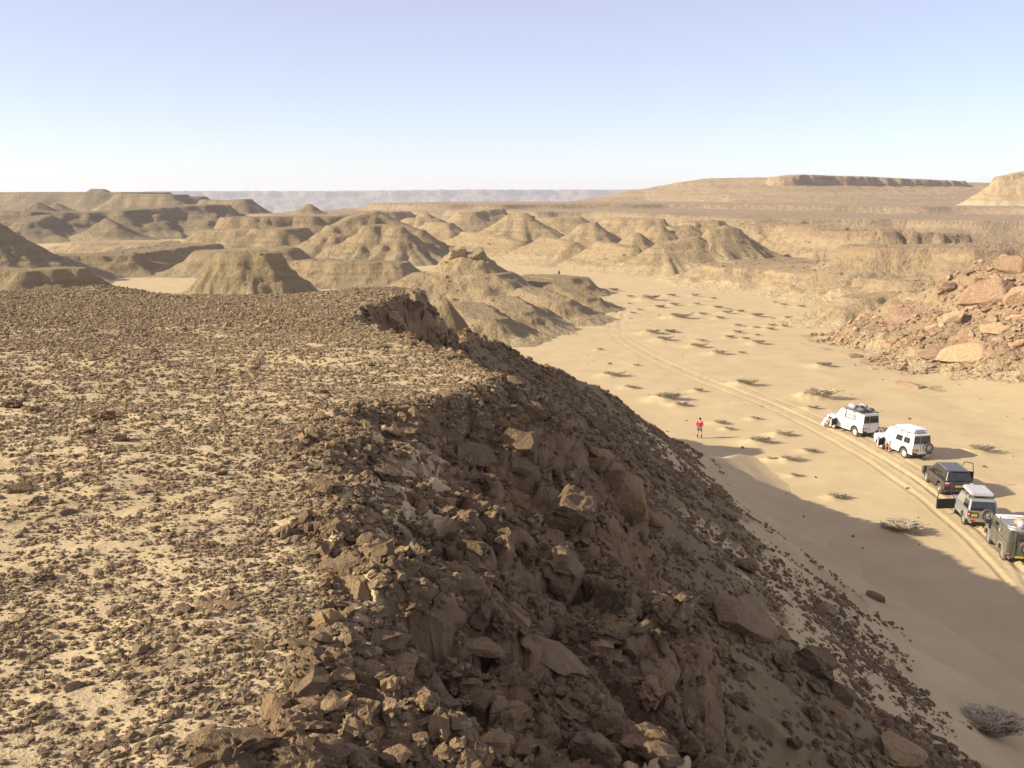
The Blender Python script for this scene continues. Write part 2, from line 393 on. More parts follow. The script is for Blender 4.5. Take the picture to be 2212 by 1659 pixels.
def hill(name, label, crest, rtop=3, slope=.62, mat='khaki', seed=0, gul=.30, k=.07, cap=0.0, base=0.0, px=2.2, cat='hill', foot=0, rug=.55, world=False, lin=False):
    pts = crest if world else [P(*c) for c in crest]
    if slope > .4 and slope < 1: slope *= 1.42 if mat in ('khaki', 'mid', 'olive', 'left') else 1.3
    fn = hill_fn(pts, rtop, slope, seed, gul, k, cap, base, foot, rug, lin)
    xs = [p[0] for p in pts]; ys = [p[1] for p in pts]; hm = max(p[2] for p in pts)-base
    ext = rtop*1.4+hm/slope*1.95+2
    x0, x1, y0, y1 = min(xs)-ext, max(xs)+ext, min(ys)-ext, max(ys)+ext
    Yn = max(25, y0); half = .60
    x0 = max(x0, -half*(y1+10)-12); x1 = min(x1, half*(y1+10)+14)
    c = 1.25*px*max(Yn, 60)/FPX
    nx = int(min(420, max(30, (x1-x0)/c))); ny = int(min(420, max(30, (y1-y0)/(c*1.5))))
    XX, YY = np.meshgrid(np.linspace(x0, x1, nx), np.linspace(y0, y1, ny))
    zz, sa, ro = fn(XX, YY, True)
    o = grid_object(name, XX, YY, zz, MH[mat], keep=zz > base-.28, attrs={'sand': sa, 'rock': ro})
    tag(o, label, cat, kind='structure'); HILLS.append(fn); HBOX.append((x0, x1, y0, y1)); return o

# left of the view
hill('hill', 'dark conical hill standing left of the low flat ridge', [(-60, 462, 235)], 3, .60, 'khaki', 11, rug=0.42)
hill('hill', 'low flat-topped ridge with a thin pale cap beyond the stony plateau', [(-160, 574, 188), (60, 582, 186), (140, 578, 190)], 4, .52, 'olive', 12, cap=.8)
hill('hill', 'long low mesa with a shaded right flank and sand at its foot', [(-60, 545, 262), (120, 550, 256), (250, 548, 262), (330, 536, 290), (420, 526, 330)], 7, .50, 'khaki', 13, cap=.3)
hill('hill', 'pale sand-coloured low terrace behind the long shaded mesa', [(190, 522, 345), (330, 520, 350)], 7, .4, 'tan', 14)
hill('butte', 'olive truncated butte with deep gullies just beyond the stony plateau', [(505, 545, 203), (565, 545, 203)], 3.2, .80, 'olive', 15, gul=0.30, k=.10, cap=.5, px=1.5, cat='butte', rug=0.78)
hill('hill', 'wide gullied mesa with a rocky ledge behind the olive butte', [(500, 495, 350), (600, 492, 345)], 9, .55, 'khaki', 16, gul=0.39, px=2)
hill('hill', 'rocky upper ledge on top of the gullied mesa', [(550, 468, 375), (640, 466, 380), (725, 466, 385)], 10, .5, 'khaki', 17, cap=1.6, base=4, cat='hill')
hill('hill', 'dark gullied spur between the olive butte and the large ridged hill', [(480, 540, 262), (590, 533, 265)], 6, .6, 'khaki', 18, gul=0.39)
hill('pyramid_hill', 'small dark pyramid hill in front of the far blue scarp', [(668, 440, 460)], .8, .50, 'olive', 19, base=9.5, gul=.3)
hill('hill', 'flat plain below the small pyramid hill', [(675, 461, 470), (760, 456, 490)], 26, .5, 'grey', 20, base=0)
hill('hill', 'large ridged hill with a peaked crest and a long shaded right side', [(720, 486, 318), (757, 466, 322), (815, 455.5, 328), (850, 474, 326), (905, 497, 322)], 2.0, .58, 'khaki', 21, gul=0.33, px=1.7, rug=0.84)
hill('hill', 'front spur of the large ridged hill with a rocky bench', [(800, 487, 308), (830, 484, 312), (862, 490, 306)], 2.2, .62, 'khaki', 22, gul=0.39, px=1.7, cap=.6, rug=0.78)
hill('hill', 'low flat-topped hill lit on its left end below the large ridged hill', [(690, 561, 236), (760, 562, 230), (835, 565, 230)], 5, .60, 'khaki', 23, px=1.6, cap=.3, rug=0.48)
# the hill that carries the mushroom rock, with lobes running down to the wadi
hill('hill', 'broad brown hill carrying the mushroom rock, lobes running to the sand', [(955, 588, 186), (1010, 580, 186), (1045, 588, 183)], 5, .45, 'brown', 24, gul=.25, px=1.5, k=.16, rug=0.48)
hill('hill', 'conical pedestal under the mushroom rock', [(993, 551, 186), (1026, 552, 186)], 2.2, .62, 'mid', 25, base=.6, gul=.2, px=1.2, rug=.8)
hill('hill', 'rounded lobe of brown earth dropping to the wadi sand', [(1090, 640, 158), (1120, 668, 150)], 2.4, .5, 'brown', 26, px=1.4, gul=.3)
hill('hill', 'second rounded lobe of brown earth beside the wadi sand', [(1150, 622, 172), (1205, 645, 163)], 2.2, .48, 'brown', 27, px=1.4, gul=.3)
hill('hill', 'long lobe of brown earth whose tip meets the tyre tracks', [(1120, 597, 196), (1215, 612, 186), (1265, 640, 178)], 2.2, .5, 'khaki', 28, px=1.4, gul=.3)
hill('hill', 'rounded mound with a pale scar below the far walker', [(1175, 594, 215), (1215, 597, 208)], 4.0, .55, 'khaki', 29, px=1.4, gul=.3)
hill('hill', 'dark stony lobe behind the shaded nose of the near mesa', [(1010, 655, 150), (1055, 685, 141)], 2.6, .5, 'brown', 30, px=1.4)
hill('pinnacle', 'small greenish pinnacle poking up behind the plateau rim', [(955, 641, 74), (962, 650, 73)], .35, 1.4, 'olive', 31, base=9, px=1.1, cat='pinnacle', gul=.3)
# centre badlands
for i, (lab, cr, rt, sl_, cp) in enumerate([
    ('round-topped khaki hill left of the wide saddle', [(1105, 464, 345), (1128, 459, 345)], 1.6, .52, 0),
    ('dark-sided hill with a rocky girdle in the middle of the badlands', [(1262, 483, 318), (1282, 479, 318)], 1.5, .55, .5),
    ('small sharp cone below the dark-sided hill', [(1374, 503, 290)], 1.2, .55, 0),
    ('low twin-peaked hill behind the sharp cone', [(1415, 488, 330), (1426, 486, 330)], 1.0, .55, .4),
    ('small flat khaki hill beside the twin-peaked hill', [(1450, 488, 335), (1480, 486, 335)], 1.8, .5, 0),
    ('tall conical hill with a rocky summit and a long shadow', [(1540, 494, 272), (1570, 486, 274), (1588, 492, 275)], 1.5, .62, .6),
    ('ridged left shoulder of the tall conical hill', [(1430, 526, 266), (1500, 511, 270)], 1.6, .50, 0),
    ('gullied spur facing the sandy side valley', [(1180, 510, 312), (1235, 522, 298)], 1.6, .5, 0),
    ('broken rocky spur ending at the wadi sand', [(1300, 520, 290), (1365, 534, 274)], 1.8, .48, .5),
    ('low khaki ridge beyond the mushroom rock', [(1010, 500, 345), (1080, 508, 330), (1120, 520, 318)], 2, .45, .3),
    ('small flat-topped hill with a dark right end', [(935, 478, 400), (965, 481, 395)], 2.5, .5, .4),
    ('dark stepped hill behind the large ridged hill', [(905, 470, 420), (925, 472, 420)], 5, .5, 0),
    ('small pale cone in the middle distance', [(918, 459, 470)], 1.2, .5, 0),
    ('curved khaki ridge with a dark end in the middle distance', [(1010, 457, 470), (1060, 450, 480)], 6, .5, 1),
    ('hill with a flat dark crest below the plain edge', [(1340, 470, 400), (1400, 472, 395)], 6, .5, .6),
    ('smooth khaki hill close under the plain edge', [(1500, 478, 360), (1530, 476, 360)], 5, .5, .5),
    ('pale low hill in the saddle of the badlands', [(1190, 470, 420), (1230, 468, 420)], 5, .45, 0)]):
    hill('hill', lab, cr, rt, sl_, 'mid', 50+i*3, cap=cp, px=1.9, gul=.38, rug=0.42)
# right side
hill('terrace', 'tan flat terrace with furrowed sandy sides above the wadi', [(1600, 572, 232), (1700, 578, 222), (1850, 590, 205), (1960, 600, 192)], 9, .50, 'tan', 101, gul=0.44, px=1.5, cat='terrace', rug=0.54)
hill('terrace', 'grey-brown terrace floor running back to the dark ridge', [(1700, 562, 258), (1900, 568, 240), (2120, 575, 215)], 16, .5, 'grey', 102, px=2, cat='terrace', gul=.3, rug=0.30)
hill('hill', 'furrowed sand-covered spur between the terrace and the rocky slope', [(1850, 640, 158), (1930, 632, 160), (2010, 640, 158)], 2.5, .5, 'tan', 103, px=1.4, gul=0.39)
hill('hill', 'brown ridge with a dark broken cliff below the plain', [(1745, 484, 300), (1840, 500, 268), (1900, 496, 262), (2040, 504, 262)], 5, .55, 'cliff', 104, cap=2.2, px=1.8, gul=0.39, rug=0.84)
hill('hill', 'hill of broken pale ledges left of the dark cliff', [(1640, 485, 330), (1700, 480, 330), (1730, 486, 320)], 6, .5, 'cliff', 105, cap=1.2, px=2, rug=0.90)
hill('hill', 'flat brown shelf with a crumbling edge above the rocky slope', [(1960, 532, 205), (2080, 530, 200), (2300, 530, 195)], 12, .55, 'cliff', 106, cap=1.4, px=1.6, gul=0.33, rug=0.66)
SPUR_I = len(HILLS); spur = hill('rocky_slope', 'steep slope of tilted red-brown slabs rising from the sand at the right', [(2010, 628, 137), (2130, 570, 131), (2230, 555, 124), (2420, 540, 116)], 3, .58, 'cliff', 107, px=1.2, cat='slope', gul=.16, rug=.9, k=.05, lin=True)
NHILL_MID = len(HILLS)
# plain and high hill behind
hill('plain', 'wide stony plain behind the badlands', [(1210, 452, 560), (1500, 455, 500), (1800, 466, 440), (2500, 472, 400)], 60, .35, 'grey', 110, cap=2.0, px=2.2, cat='plain', gul=0.28, rug=0.36)
hill('plain', 'far end of the stony plain under the blue scarp', [(1130, 438, 700), (1400, 437, 720), (2300, 445, 640)], 110, .3, 'grey', 111, cap=2.0, px=2.2, cat='plain', gul=0.28, rug=0.48)
hill('high_hill', 'long high hill on the right skyline', [(1380, 410, 900), (1450, 397, 900), (1520, 386, 900), (1590, 384, 900), (1680, 383, 880), (1860, 390, 905), (2060, 394, 945), (2300, 396, 960)], 8, .20, 'cliff', 112, base=4, px=1.8, gul=.03, rug=.9, k=.12, cap=1)
hill('high_hill', 'pale layered rock outcrop on the skyline at the far right', [(2165, 381, 640), (2200, 371, 640), (2300, 360, 640)], 5, .75, 'tan', 113, base=14, px=1.6, gul=.15, rug=1.3, cap=3)
hill('scarp', 'dark shaded rock scarp crowning the high hill', [(1690, 382, 850), (1720, 377, 858), (1760, 379, 868), (1860, 382, 890), (1960, 387, 910), (2055, 391, 932)], 12, 2.2, 'cliff', 114, base=20, px=1.5, gul=.01, rug=.8, cap=2, cat='scarp')
# far left mesas
hill('mesa', 'long mesa with sandy spurs on the left', [(-140, 457, 470), (60, 456, 470), (176, 459, 480), (256, 453, 490), (356, 446, 505), (425, 442, 515)], 16, .52, 'left', 120, cap=.8, px=1.8, cat='mesa', gul=0.44, rug=0.72)
hill('hill', 'pointed spur in front of the long left mesa', [(231, 471, 448), (250, 486, 440)], 1.2, .5, 'left', 121, px=1.8)
hill('hill', 'sandy spur lit by the sun in front of the long left mesa', [(90, 464, 455), (60, 478, 440)], 4, .45, 'left', 122, px=1.8)
hill('hill', 'small pyramid on top of the long left mesa', [(80, 436, 540)], 1, .45, 'left', 123, base=9, px=1.8)
hill('hill', 'small worn cone on top of the long left mesa', [(122, 438, 560)], 1, .42, 'left', 124, base=9, px=1.8)
hill('mesa', 'dark upper mesa with a flat top on the left', [(285, 418, 700), (372, 420, 690)], 10, .55, 'left', 125, base=6, cap=1, px=1.8, cat='mesa', gul=0.28)
hill('mesa', 'wide upper tableland on the left skyline', [(-150, 416, 850), (100, 415, 850), (250, 415, 850)], 40, .45, 'left', 126, base=4, cap=1, px=2, cat='mesa')
hill('hill', 'small flat knob on the left skyline', [(203, 408, 840), (221, 408, 840)], 3, .5, 'left', 127, base=14, px=1.6, gul=.2)
hill('mesa', 'flat mesa end behind the dark upper mesa', [(390, 423, 760), (420, 424, 760)], 8, .5, 'left', 128, base=4, px=1.8, cat='mesa', gul=0.22)
hill('mesa', 'last mesa of the left row, its long slope ending at the far basin', [(455, 431, 640), (490, 433, 635), (521, 430, 630)], 6, .50, 'left', 129, base=-2, cap=1, px=1.7, cat='mesa', gul=0.28)
# the blue scarp on the horizon
hill('far_scarp', 'long pale blue scarp on the horizon', [(380, 414, 5200), (700, 414, 5400), (1000, 411, 5600), (1350, 411, 6000), (1700, 405, 6500)], 160, .34, 'far', 140, base=-140, cap=22, px=1.7, cat='scarp', gul=0.50, rug=26, k=.14)
# ------------------------------------------------------------------ rocks
def rock_material(name, a, b, c, scale=1.0):
    m, t, bs = newmat(name)
    p = coords(t); oi = nd(t, 'ShaderNodeObjectInfo')
    n1 = tex_noise(t, 1.6*scale, 6, .65, p); n2 = tex_noise(t, 11*scale, 6, .7, p)
    col = mix(t, ramp(t, n1.outputs[0], [(.38, 0.), (.62, 1.)]), a, b)
    col = mix(t, ramp(t, math_(t, 'ADD', math_(t, 'MULTIPLY', n1.outputs[0], .6), math_(t, 'MULTIPLY', oi.outputs['Random'], .4)), [(.55, 0.), (.72, .8)]), col, c)
    n3 = tex_noise(t, 42*scale, 5, .7, p); vo = nd(t, 'ShaderNodeTexVoronoi', feature='DISTANCE_TO_EDGE'); vo.inputs['Scale'].default_value = 5*scale; t.links.new(mix(t, .15, p, n1.outputs['Color']), vo.inputs['Vector'])
    crack = ramp(t, vo.outputs['Distance'], [(.0, 0.), (.05, 1.)])
    col = mix(t, ramp(t, n2.outputs[0], [(.32, .5), (.6, 0.)]), col, (.11, .08, .058))
    v = nd(t, 'ShaderNodeHueSaturation'); t.links.new(col, v.inputs['Color'])
    t.links.new(math_(t, 'ADD', math_(t, 'MULTIPLY', oi.outputs['Random'], .4), .8), v.inputs['Value'])
    t.links.new(v.outputs[0], bs.inputs['Base Color'])
    hh = math_(t, 'ADD', math_(t, 'ADD', n1.outputs[0], math_(t, 'MULTIPLY', n2.outputs[0], .55)), math_(t, 'ADD', math_(t, 'MULTIPLY', n3.outputs[0], .22), math_(t, 'MULTIPLY', crack, .025)))
    bump(t, bs, hh, 1.0, .12/scale)
    return m
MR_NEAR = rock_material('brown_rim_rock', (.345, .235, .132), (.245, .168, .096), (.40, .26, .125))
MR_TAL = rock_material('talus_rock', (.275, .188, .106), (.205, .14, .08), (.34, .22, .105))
MR_RED = rock_material('red_brown_slab', (.50, .325, .20), (.37, .24, .155), (.52, .355, .20), .35)
MR_CLOD = rock_material('brown_clod', (.39, .285, .165), (.295, .212, .125), (.46, .34, .20), 2.5)
MR_TAN = rock_material('tan_rock', (.43, .33, .195), (.34, .26, .16), (.40, .28, .15), .5)

MR_HILL = rock_material('hill_stone', (.34, .245, .15), (.25, .18, .11), (.38, .27, .15), .5)

def rock_mesh(name, seed, sub, cuts, amp, sq=(1, 1, 1), mat=None, lump=0.0, box_=.62, beds=.12):
    rng = np.random.default_rng(seed); bm = bmesh.new(); bmesh.ops.create_icosphere(bm, subdivisions=sub, radius=1.0)
    v = np.array([x.co[:] for x in bm.verts]); v = np.sign(v)*np.abs(v)**box_; v /= np.linalg.norm(v, axis=1).mean()
    d = fbm(v[:, 0]*1.2+v[:, 2]*.9+seed, v[:, 1]*1.2-v[:, 2]*.8, 3, seed)*amp*2.2
    if lump: d = d+lump*(ridged(v[:, 0]*2.2+v[:, 2]*1.7+seed, v[:, 1]*2.4-v[:, 2]*1.3, 3, seed+3)-.5)
    v = v*(1+d[:, None])
    # beds of different width, as worn layers
    st = v[:, 2]*rng.uniform(2.0, 3.4)+.35*fbm(v[:, 0]*1.2, v[:, 1]*1.2, 2, seed+5)+9; k = np.floor(st); fr = sstep(.7, 1., st-k)
    w0 = hsh(k, k*0, seed); w1 = hsh(k+1, k*0, seed); w = w0+(w1-w0)*fr
    v = v*np.stack([1+beds*(w-.5)*2, 1+beds*(w-.5)*2, np.ones(len(v))], 1)
    for _ in range(cuts):                                              # broken faces
        n = rng.normal(size=3); n /= np.linalg.norm(n); o = rng.uniform(.42, .82)*1.08
        e = np.maximum(0, v@n-o); v = v-e[:, None]*n*.97
    f = .30*amp*fbm(v[:, 0]*5+v[:, 2]*4, v[:, 1]*5-v[:, 2]*4.5, 4, seed+8, .6)
    v = v*(1+f[:, None])*np.array(sq)
    v /= max(np.ptp(v[:, 0]), np.ptp(v[:, 1]))                        # one metre across
    for q, co in zip(bm.verts, v): q.co = co
    for f in bm.faces: f.smooth = sub >= 5
    me = bpy.data.meshes.new(name); bm.to_mesh(me); bm.free(); me.materials.append(mat); return me
NEAR_R = [rock_mesh('rim_block', 300+i, 4, (5, 7, 4, 8, 5, 6)[i % 6], .16, ((1, .8, .62), (1, .7, .5), (1, .9, .75), (1, .6, .4), (1, .75, .6), (1, .85, .5))[i % 6], MR_NEAR, .26) for i in range(9)]
NOD_R = [rock_mesh('nodular_block', 340+i, 4, 1, .20, (1, .85, .7), MR_NEAR, .55, .8, .05) for i in range(4)]
SLAB_R = [rock_mesh('rim_slab', 360+i, 4, 15, .12, (1, .62, .26), MR_NEAR, .10) for i in range(4)]
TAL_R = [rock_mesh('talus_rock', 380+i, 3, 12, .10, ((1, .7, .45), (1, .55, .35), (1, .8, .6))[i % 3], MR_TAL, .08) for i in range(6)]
RED_R = [rock_mesh('red_slab', 400+i, 3, 14, .08, ((1, .6, .26), (1, .75, .35), (1, .5, .2), (1, .7, .5))[i % 4], MR_RED, .12) for i in range(8)]
RED_BIG = [rock_mesh('red_slab_large', 420+i, 4, 14, .14, ((1, .7, .35), (1, .6, .28), (1, .45, .2))[i % 3], MR_RED, .12) for i in range(5)]

def normal_at(fn, x, y, e=.25):
    a = np.array([x-e, x+e, x, x]); b = np.array([y, y, y-e, y+e]); z = fn(a, b)
    return Vector((-(z[1]-z[0])/(2*e), -(z[3]-z[2])/(2*e), 1)).normalized()
def place_rock(name, me, p, size, fn, spin, sink=.25, jit=.15, rng=random, align=.8, tall=1.0, e=.25):
    n = normal_at(fn, p[0], p[1], e)
    n = (Vector((0, 0, 1))*(1-align)+n*align+Vector((rng.uniform(-jit, jit), rng.uniform(-jit, jit), 0))).normalized()
    o = bpy.data.objects.new(name, me); C.objects.link(o)
    q = n.to_track_quat('Z', 'Y') @ Matrix.Rotation(spin, 3, 'Z').to_quaternion()
    o.rotation_mode = 'QUATERNION'; o.rotation_quaternion = q
    o.scale = (size, size, size*tall)
    h = max(v.co.z for v in me.vertices)*size*tall
    o.location = Vector(p)+n*h*(1-2*sink); return o
def dist(p): return math.hypot(math.hypot(p[0], p[1]), EYE-p[2])
rng = random.Random(4)
ANCH = {}
def anchor(kind, p, phrase): ANCH.setdefault(kind, []).append((p[0], p[1], phrase))
def beside(kind, p):
    return min(ANCH[kind], key=lambda a: (a[0]-p[0])**2+(a[1]-p[1])**2)[2]
def size_word(sz, a, b): return 'small' if sz < a else ('fist-like' if False else ('middling' if sz < b else 'sizeable'))
def short(lab):
    for w in (' with ', ' at ', ' just ', ' below ', ' of the ', ' beside ', ' left ', ' right ', ' behind ', ' in ', ' on ', ' lying ', ' standing ', ' sticking ', ' leaning ', ' jutting ', ' crowning ', ' above ', ' under ', ' half '):
        i = lab.find(w)
        if i > 12: lab = lab[:i]
    return 'the '+lab
NEAR_LIST = [
 (1215, 1225, 175, NEAR_R, 2, .2, 'big overhanging brown block of the rim with a dark flat top', 1.0),
 (1225, 1085, 190, NEAR_R, 0, .5, 'wide rounded rim block just above the overhanging block', .9),
 (1290, 990, 110, NEAR_R, 4, .9, 'jutting ochre-edged block at the outer edge of the rim', .9),
 (1150, 880, 100, NEAR_R, 1, .3, 'smooth brown block beside a dark hole in the rim', 1.0),
 (1010, 975, 150, NEAR_R, 3, 2.6, 'broad leaning slab below the sandy hollow', 1.2),
 (1120, 1000, 90, NEAR_R, 5, .1, 'pale layered block beside the broad leaning slab', .8),
 (985, 1255, 150, SLAB_R, 0, -.3, 'flat pale plate with a sharp tip and shadow under it', 1.0),
 (1030, 1385, 160, SLAB_R, 1, -.95, 'long upright-looking slab lit on its upper end', 1.1),
 (1110, 1330, 150, NEAR_R, 5, .4, 'dark purple-brown block right of the long lit slab', 1.0),
 (1190, 1400, 190, SLAB_R, 2, -1.0, 'long slab lying downhill towards the bottom rocks', 1.4),
 (1225, 1545, 130, NEAR_R, 2, .8, 'pale pinkish block at the foot of the downhill slab', 1.0),
 (1310, 1370, 110, NOD_R, 0, .1, 'oval boulder with a sandy spot on its top', .75),
 (1395, 1590, 120, NEAR_R, 4, 1.2, 'blunt block at the lower end of the rim', .9),
 (1285, 1610, 190, NEAR_R, 1, -.8, 'large layered block at the lowest part of the rim', .9),
 (1410, 1490, 120, NOD_R, 1, .6, 'crusted boulder above the blunt block', .8),
 (520, 1600, 230, NOD_R, 2, .2, 'large cracked nodular block at the edge of the gravel', .8),
 (440, 1590, 110, NOD_R, 3, 1.4, 'small nodular block left of the large cracked one', .9),
 (640, 1560, 170, NOD_R, 0, 2.2, 'nodular block right of the large cracked one', .9),
 (700, 1490, 130, NOD_R, 1, .4, 'sunlit knobbly block behind the cracked nodular blocks', .9),
 (800, 1500, 120, NEAR_R, 0, .7, 'brown block in shade beside the sunlit knobbly block', 1.0),
 (860, 1420, 170, NEAR_R, 5, 2.9, 'wide block with a sunlit crusty top', .9),
 (930, 1495, 85, NOD_R, 2, .9, 'round ochre boulder in front of the wide crusty block', 1.1),
 (850, 1368, 110, SLAB_R, 3, -.35, 'narrow slab with a thin sunlit edge', 1.0),
 (470, 1298, 105, SLAB_R, 2, -.5, 'grey flat stone lying alone on the gravel', .7),
 (790, 655, 90, NEAR_R, 3, .2, 'ochre hollowed block on the hump of the far rim', 1.0),
 (890, 640, 95, NEAR_R, 0, 1.0, 'dark crusted block crowning the far rim', 1.0),
 (850, 690, 80, NEAR_R, 4, .4, 'ochre block below the dark crusted block', 1.0),
 (820, 740, 95, SLAB_R, 1, .1, 'pale flat ledge stone under the hump of the far rim', .9),
 (315, 622, 60, NOD_R, 3, .3, 'small dark knob at the far edge of the gravel', .9),
]
for px, py, w, pool, k, spin, lab, tall in NEAR_LIST:
    p = hit(px, py+w*.12, mesa, 2.5, 60); sz = w/KV/FPX*dist(p)*(.80 if py > 800 else .62)
    o = place_rock('boulder', pool[k % len(pool)], p, sz, mesa, spin, .46, .08, rng, .6, tall, e=.5)
    tag(o, lab, 'boulder', 'large blocks of the near rim'); anchor('rim', p, short(lab))
TAL_LIST = [(1590, 1335, 185, 'large split slab sticking out of the shaded talus', -.75, .9), (1612, 1222, 85, 'tan layered rock standing on the shaded talus', -.6, 1.0),
 (1345, 1080, 115, 'dark thin slab leaning out of the upper talus', -.75, 1.0), (1405, 1120, 60, 'ochre rock below the dark thin slab', -.7, .9),
 (1385, 880, 60, 'sunlit ochre knob on the crest of the nose', .2, 1.3), (1290, 922, 62, 'brown rock jutting from the talus beside the rim', .1, .9),
 (1745, 1430, 110, 'dark rock pile below the large split slab', -.6, .8), (1945, 1610, 150, 'long dark slab at the foot of the talus', -.75, .7),
 (1785, 1318, 55, 'rust-coloured rock at the edge of the stony talus', -.4, 1.0), (1890, 1290, 42, 'lone rock on the sand below the talus', .3, .9),
 (1552, 1312, 80, 'pale weathered rock behind the large split slab', -.6, .9), (1820, 1500, 60, 'brown rock low on the talus', .4, .9),
 (1465, 1180, 60, 'brown wedge stone in the middle of the talus', -.8, .8)]
for k, (px, py, w, lab, spin, tall) in enumerate(TAL_LIST):
    p = hit(px, py+w*.1, mesa, 8, 90); sz = w/KV/FPX*dist(p)
    o = place_rock('talus_boulder', (TAL_R+NEAR_R[:2]+SLAB_R[:1])[k % 9] if w < 150 else SLAB_R[k % 4], p, sz, mesa, spin, .28, .1, rng, .8, tall*1.25, e=.8)
    tag(o, lab, 'boulder', 'rocks of the talus'); anchor('tal', p, short(lab))
for k, (px, py, w) in enumerate([(30, 880, 42), (75, 890, 34), (225, 905, 60), (190, 938, 40), (255, 952, 44), (335, 905, 34), (45, 1062, 50), (140, 1112, 40), (552, 802, 30), (330, 762, 26), (625, 1155, 44), (455, 1182, 40), (395, 1322, 46), (640, 1010, 34), (860, 955, 34), (300, 1410, 44), (150, 1490, 48), (560, 1400, 40), (95, 1250, 44), (700, 850, 26)]):
    p = hit(px, py, mesa, 2.5, 60); sz = w/KV/FPX*dist(p)
    o = place_rock('stone', (NOD_R+NEAR_R)[k % 9], p, sz, mesa, k*1.3, .35, .1, rng, .8, .8)
    tag(o, 'dark knobbly stone larger than the gravel around it on the mesa top', 'stone', 'larger stones on the mesa top')
# smaller rocks between the big ones
n = 0
while n < 260:
    y = 3.2+14.5*rng.random()**1.5; x = rng.uniform(np.interp(y, RIM_Y, RIM_X)-.15, np.interp(y, EDGE_Y, EDGE_X)+.3)
    if n > 205: y = rng.uniform(18, 35.5); x = np.interp(y, EDGE_Y, EDGE_X)+rng.uniform(-.9, .35)
    p = (x, y, float(mesa(np.array([x]), np.array([y]))[0])); sz = .07+.27*rng.random()**2.4
    if y > 18: sz *= 1.6
    me = rng.choice(NEAR_R+NOD_R+NOD_R) if rng.random() < .8 else rng.choice(SLAB_R)
    o = place_rock('boulder', me, p, sz, mesa, rng.uniform(0, 6.3), .48, .3, rng, .8)
    shp = 'flat' if me in SLAB_R else ('knobbly' if me in NOD_R else 'angular')
    tag(o, '%s %s brown rock lying near %s' % (size_word(sz, .2, .42), shp, beside('rim', p)), 'boulder', 'smaller rocks of the near rim'); n += 1
n = 0
while n < 120:
    x = rng.uniform(2, 17); y = rng.uniform(7, 60)
    z, _r, _e, _t, tz, oc, _ss = mesa(np.array([x]), np.array([y]), True)
    if oc[0] or tz[0] < 3.2 or rng.random() > .35+.5*float(fbm(np.array([x*.3]), np.array([y*.12]), 3, 77)[0])+.3: continue
    sz = .16+.40*rng.random()**2.4
    o = place_rock('talus_boulder', rng.choice(TAL_R), (x, y, float(z[0])), sz, mesa, rng.uniform(-1.4, 0), .38, .2, rng, .9, rng.uniform(.8, 1.4), e=.6)
    tag(o, '%s brown stone in the talus near %s' % (size_word(sz, .22, .36), beside('tal', (x, y))), 'boulder', 'stones of the shaded talus'); n += 1

# tilted slabs of the sunlit rocky slope
SPUR = HILLS[SPUR_I]
RED_LIST = [(2137, 625, 105, 'huge tilted red-brown block standing out of the rocky slope', .6, 1.5), (2045, 612, 70, 'sharp leaning slab on the ridge of the rocky slope', .6, 1.6),
 (1996, 655, 95, 'long tilted slab below the sharp leaning slab', .6, 1.0), (1946, 678, 70, 'tilted slab at the middle of the ridge', .6, 1.1),
 (1846, 765, 42, 'dark-sided slab at the tip of the rocky slope', .6, 1.2), (2091, 748, 110, 'long low ledge with a shaded edge on the rocky slope', .45, .9),
 (2022, 748, 85, 'flat ledge left of the long low ledge', .5, .8), (2016, 697, 66, 'brown broken slab above the flat ledge', .6, 1.0),
 (2192, 636, 70, 'slab leaning beside the huge tilted block', .7, 1.3), (1966, 818, 90, 'flat pinkish slab half buried in the sand at the foot', .4, .5),
 (2192, 566, 75, 'blocky ochre outcrop at the top of the rocky slope', .2, 1.4), (1888, 792, 34, 'small rounded rock on the sand at the slope tip', .3, 1.1),
 (2090, 580, 60, 'pinkish block left of the ochre outcrop', .6, 1.2), (2060, 680, 60, 'thin slab in the middle of the rocky slope', .6, 1.0), (2150, 700, 70, 'weathered slab below the huge tilted block', .6, .9)]
spf = lambda x, y: np.maximum(SPUR(x, y), floor_z(x, y))
def red_spin(x, y, a):        # long axis runs down towards the wadi
    return math.pi+a+rng.uniform(-.25, .25)
for k, (px, py, w, lab, a, tall) in enumerate(RED_LIST):
    p = hit(px, py+w*.15, spf, 70, 220); sz = w/KV/FPX*dist(p)*.95
    o = place_rock('tilted_rock', RED_BIG[k % 5], p, sz, spf, red_spin(p[0], p[1], a-.5), .46, .12, rng, .75, tall, e=1.5)
    tag(o, lab, 'rock', 'large slabs of the rocky slope', 'thing'); anchor('red', p, short(lab))
n = 0
while n < 250:
    px = rng.uniform(1790, 2212); py = rng.uniform(545, 850)
    p = hit(px, py, spf, 70, 220, 900)
    if SPUR(np.array([p[0]]), np.array([p[1]]))[0] < floor_z(np.array([p[0]]), np.array([p[1]]))[0]+.25 or p[1] > 150: continue
    sz = .45+2.0*rng.random()**2.8
    o = place_rock('tilted_rock', rng.choice(RED_R), p, sz, spf, red_spin(0, 0, rng.uniform(-.3, .3)), .44, .18, rng, .85, rng.uniform(.8, 1.5), e=1.2)
    tag(o, '%s red-brown slab on the sunlit slope near %s' % (size_word(sz, .7, 1.3), beside('red', p)), 'rock', 'smaller slabs of the rocky slope', 'thing'); n += 1
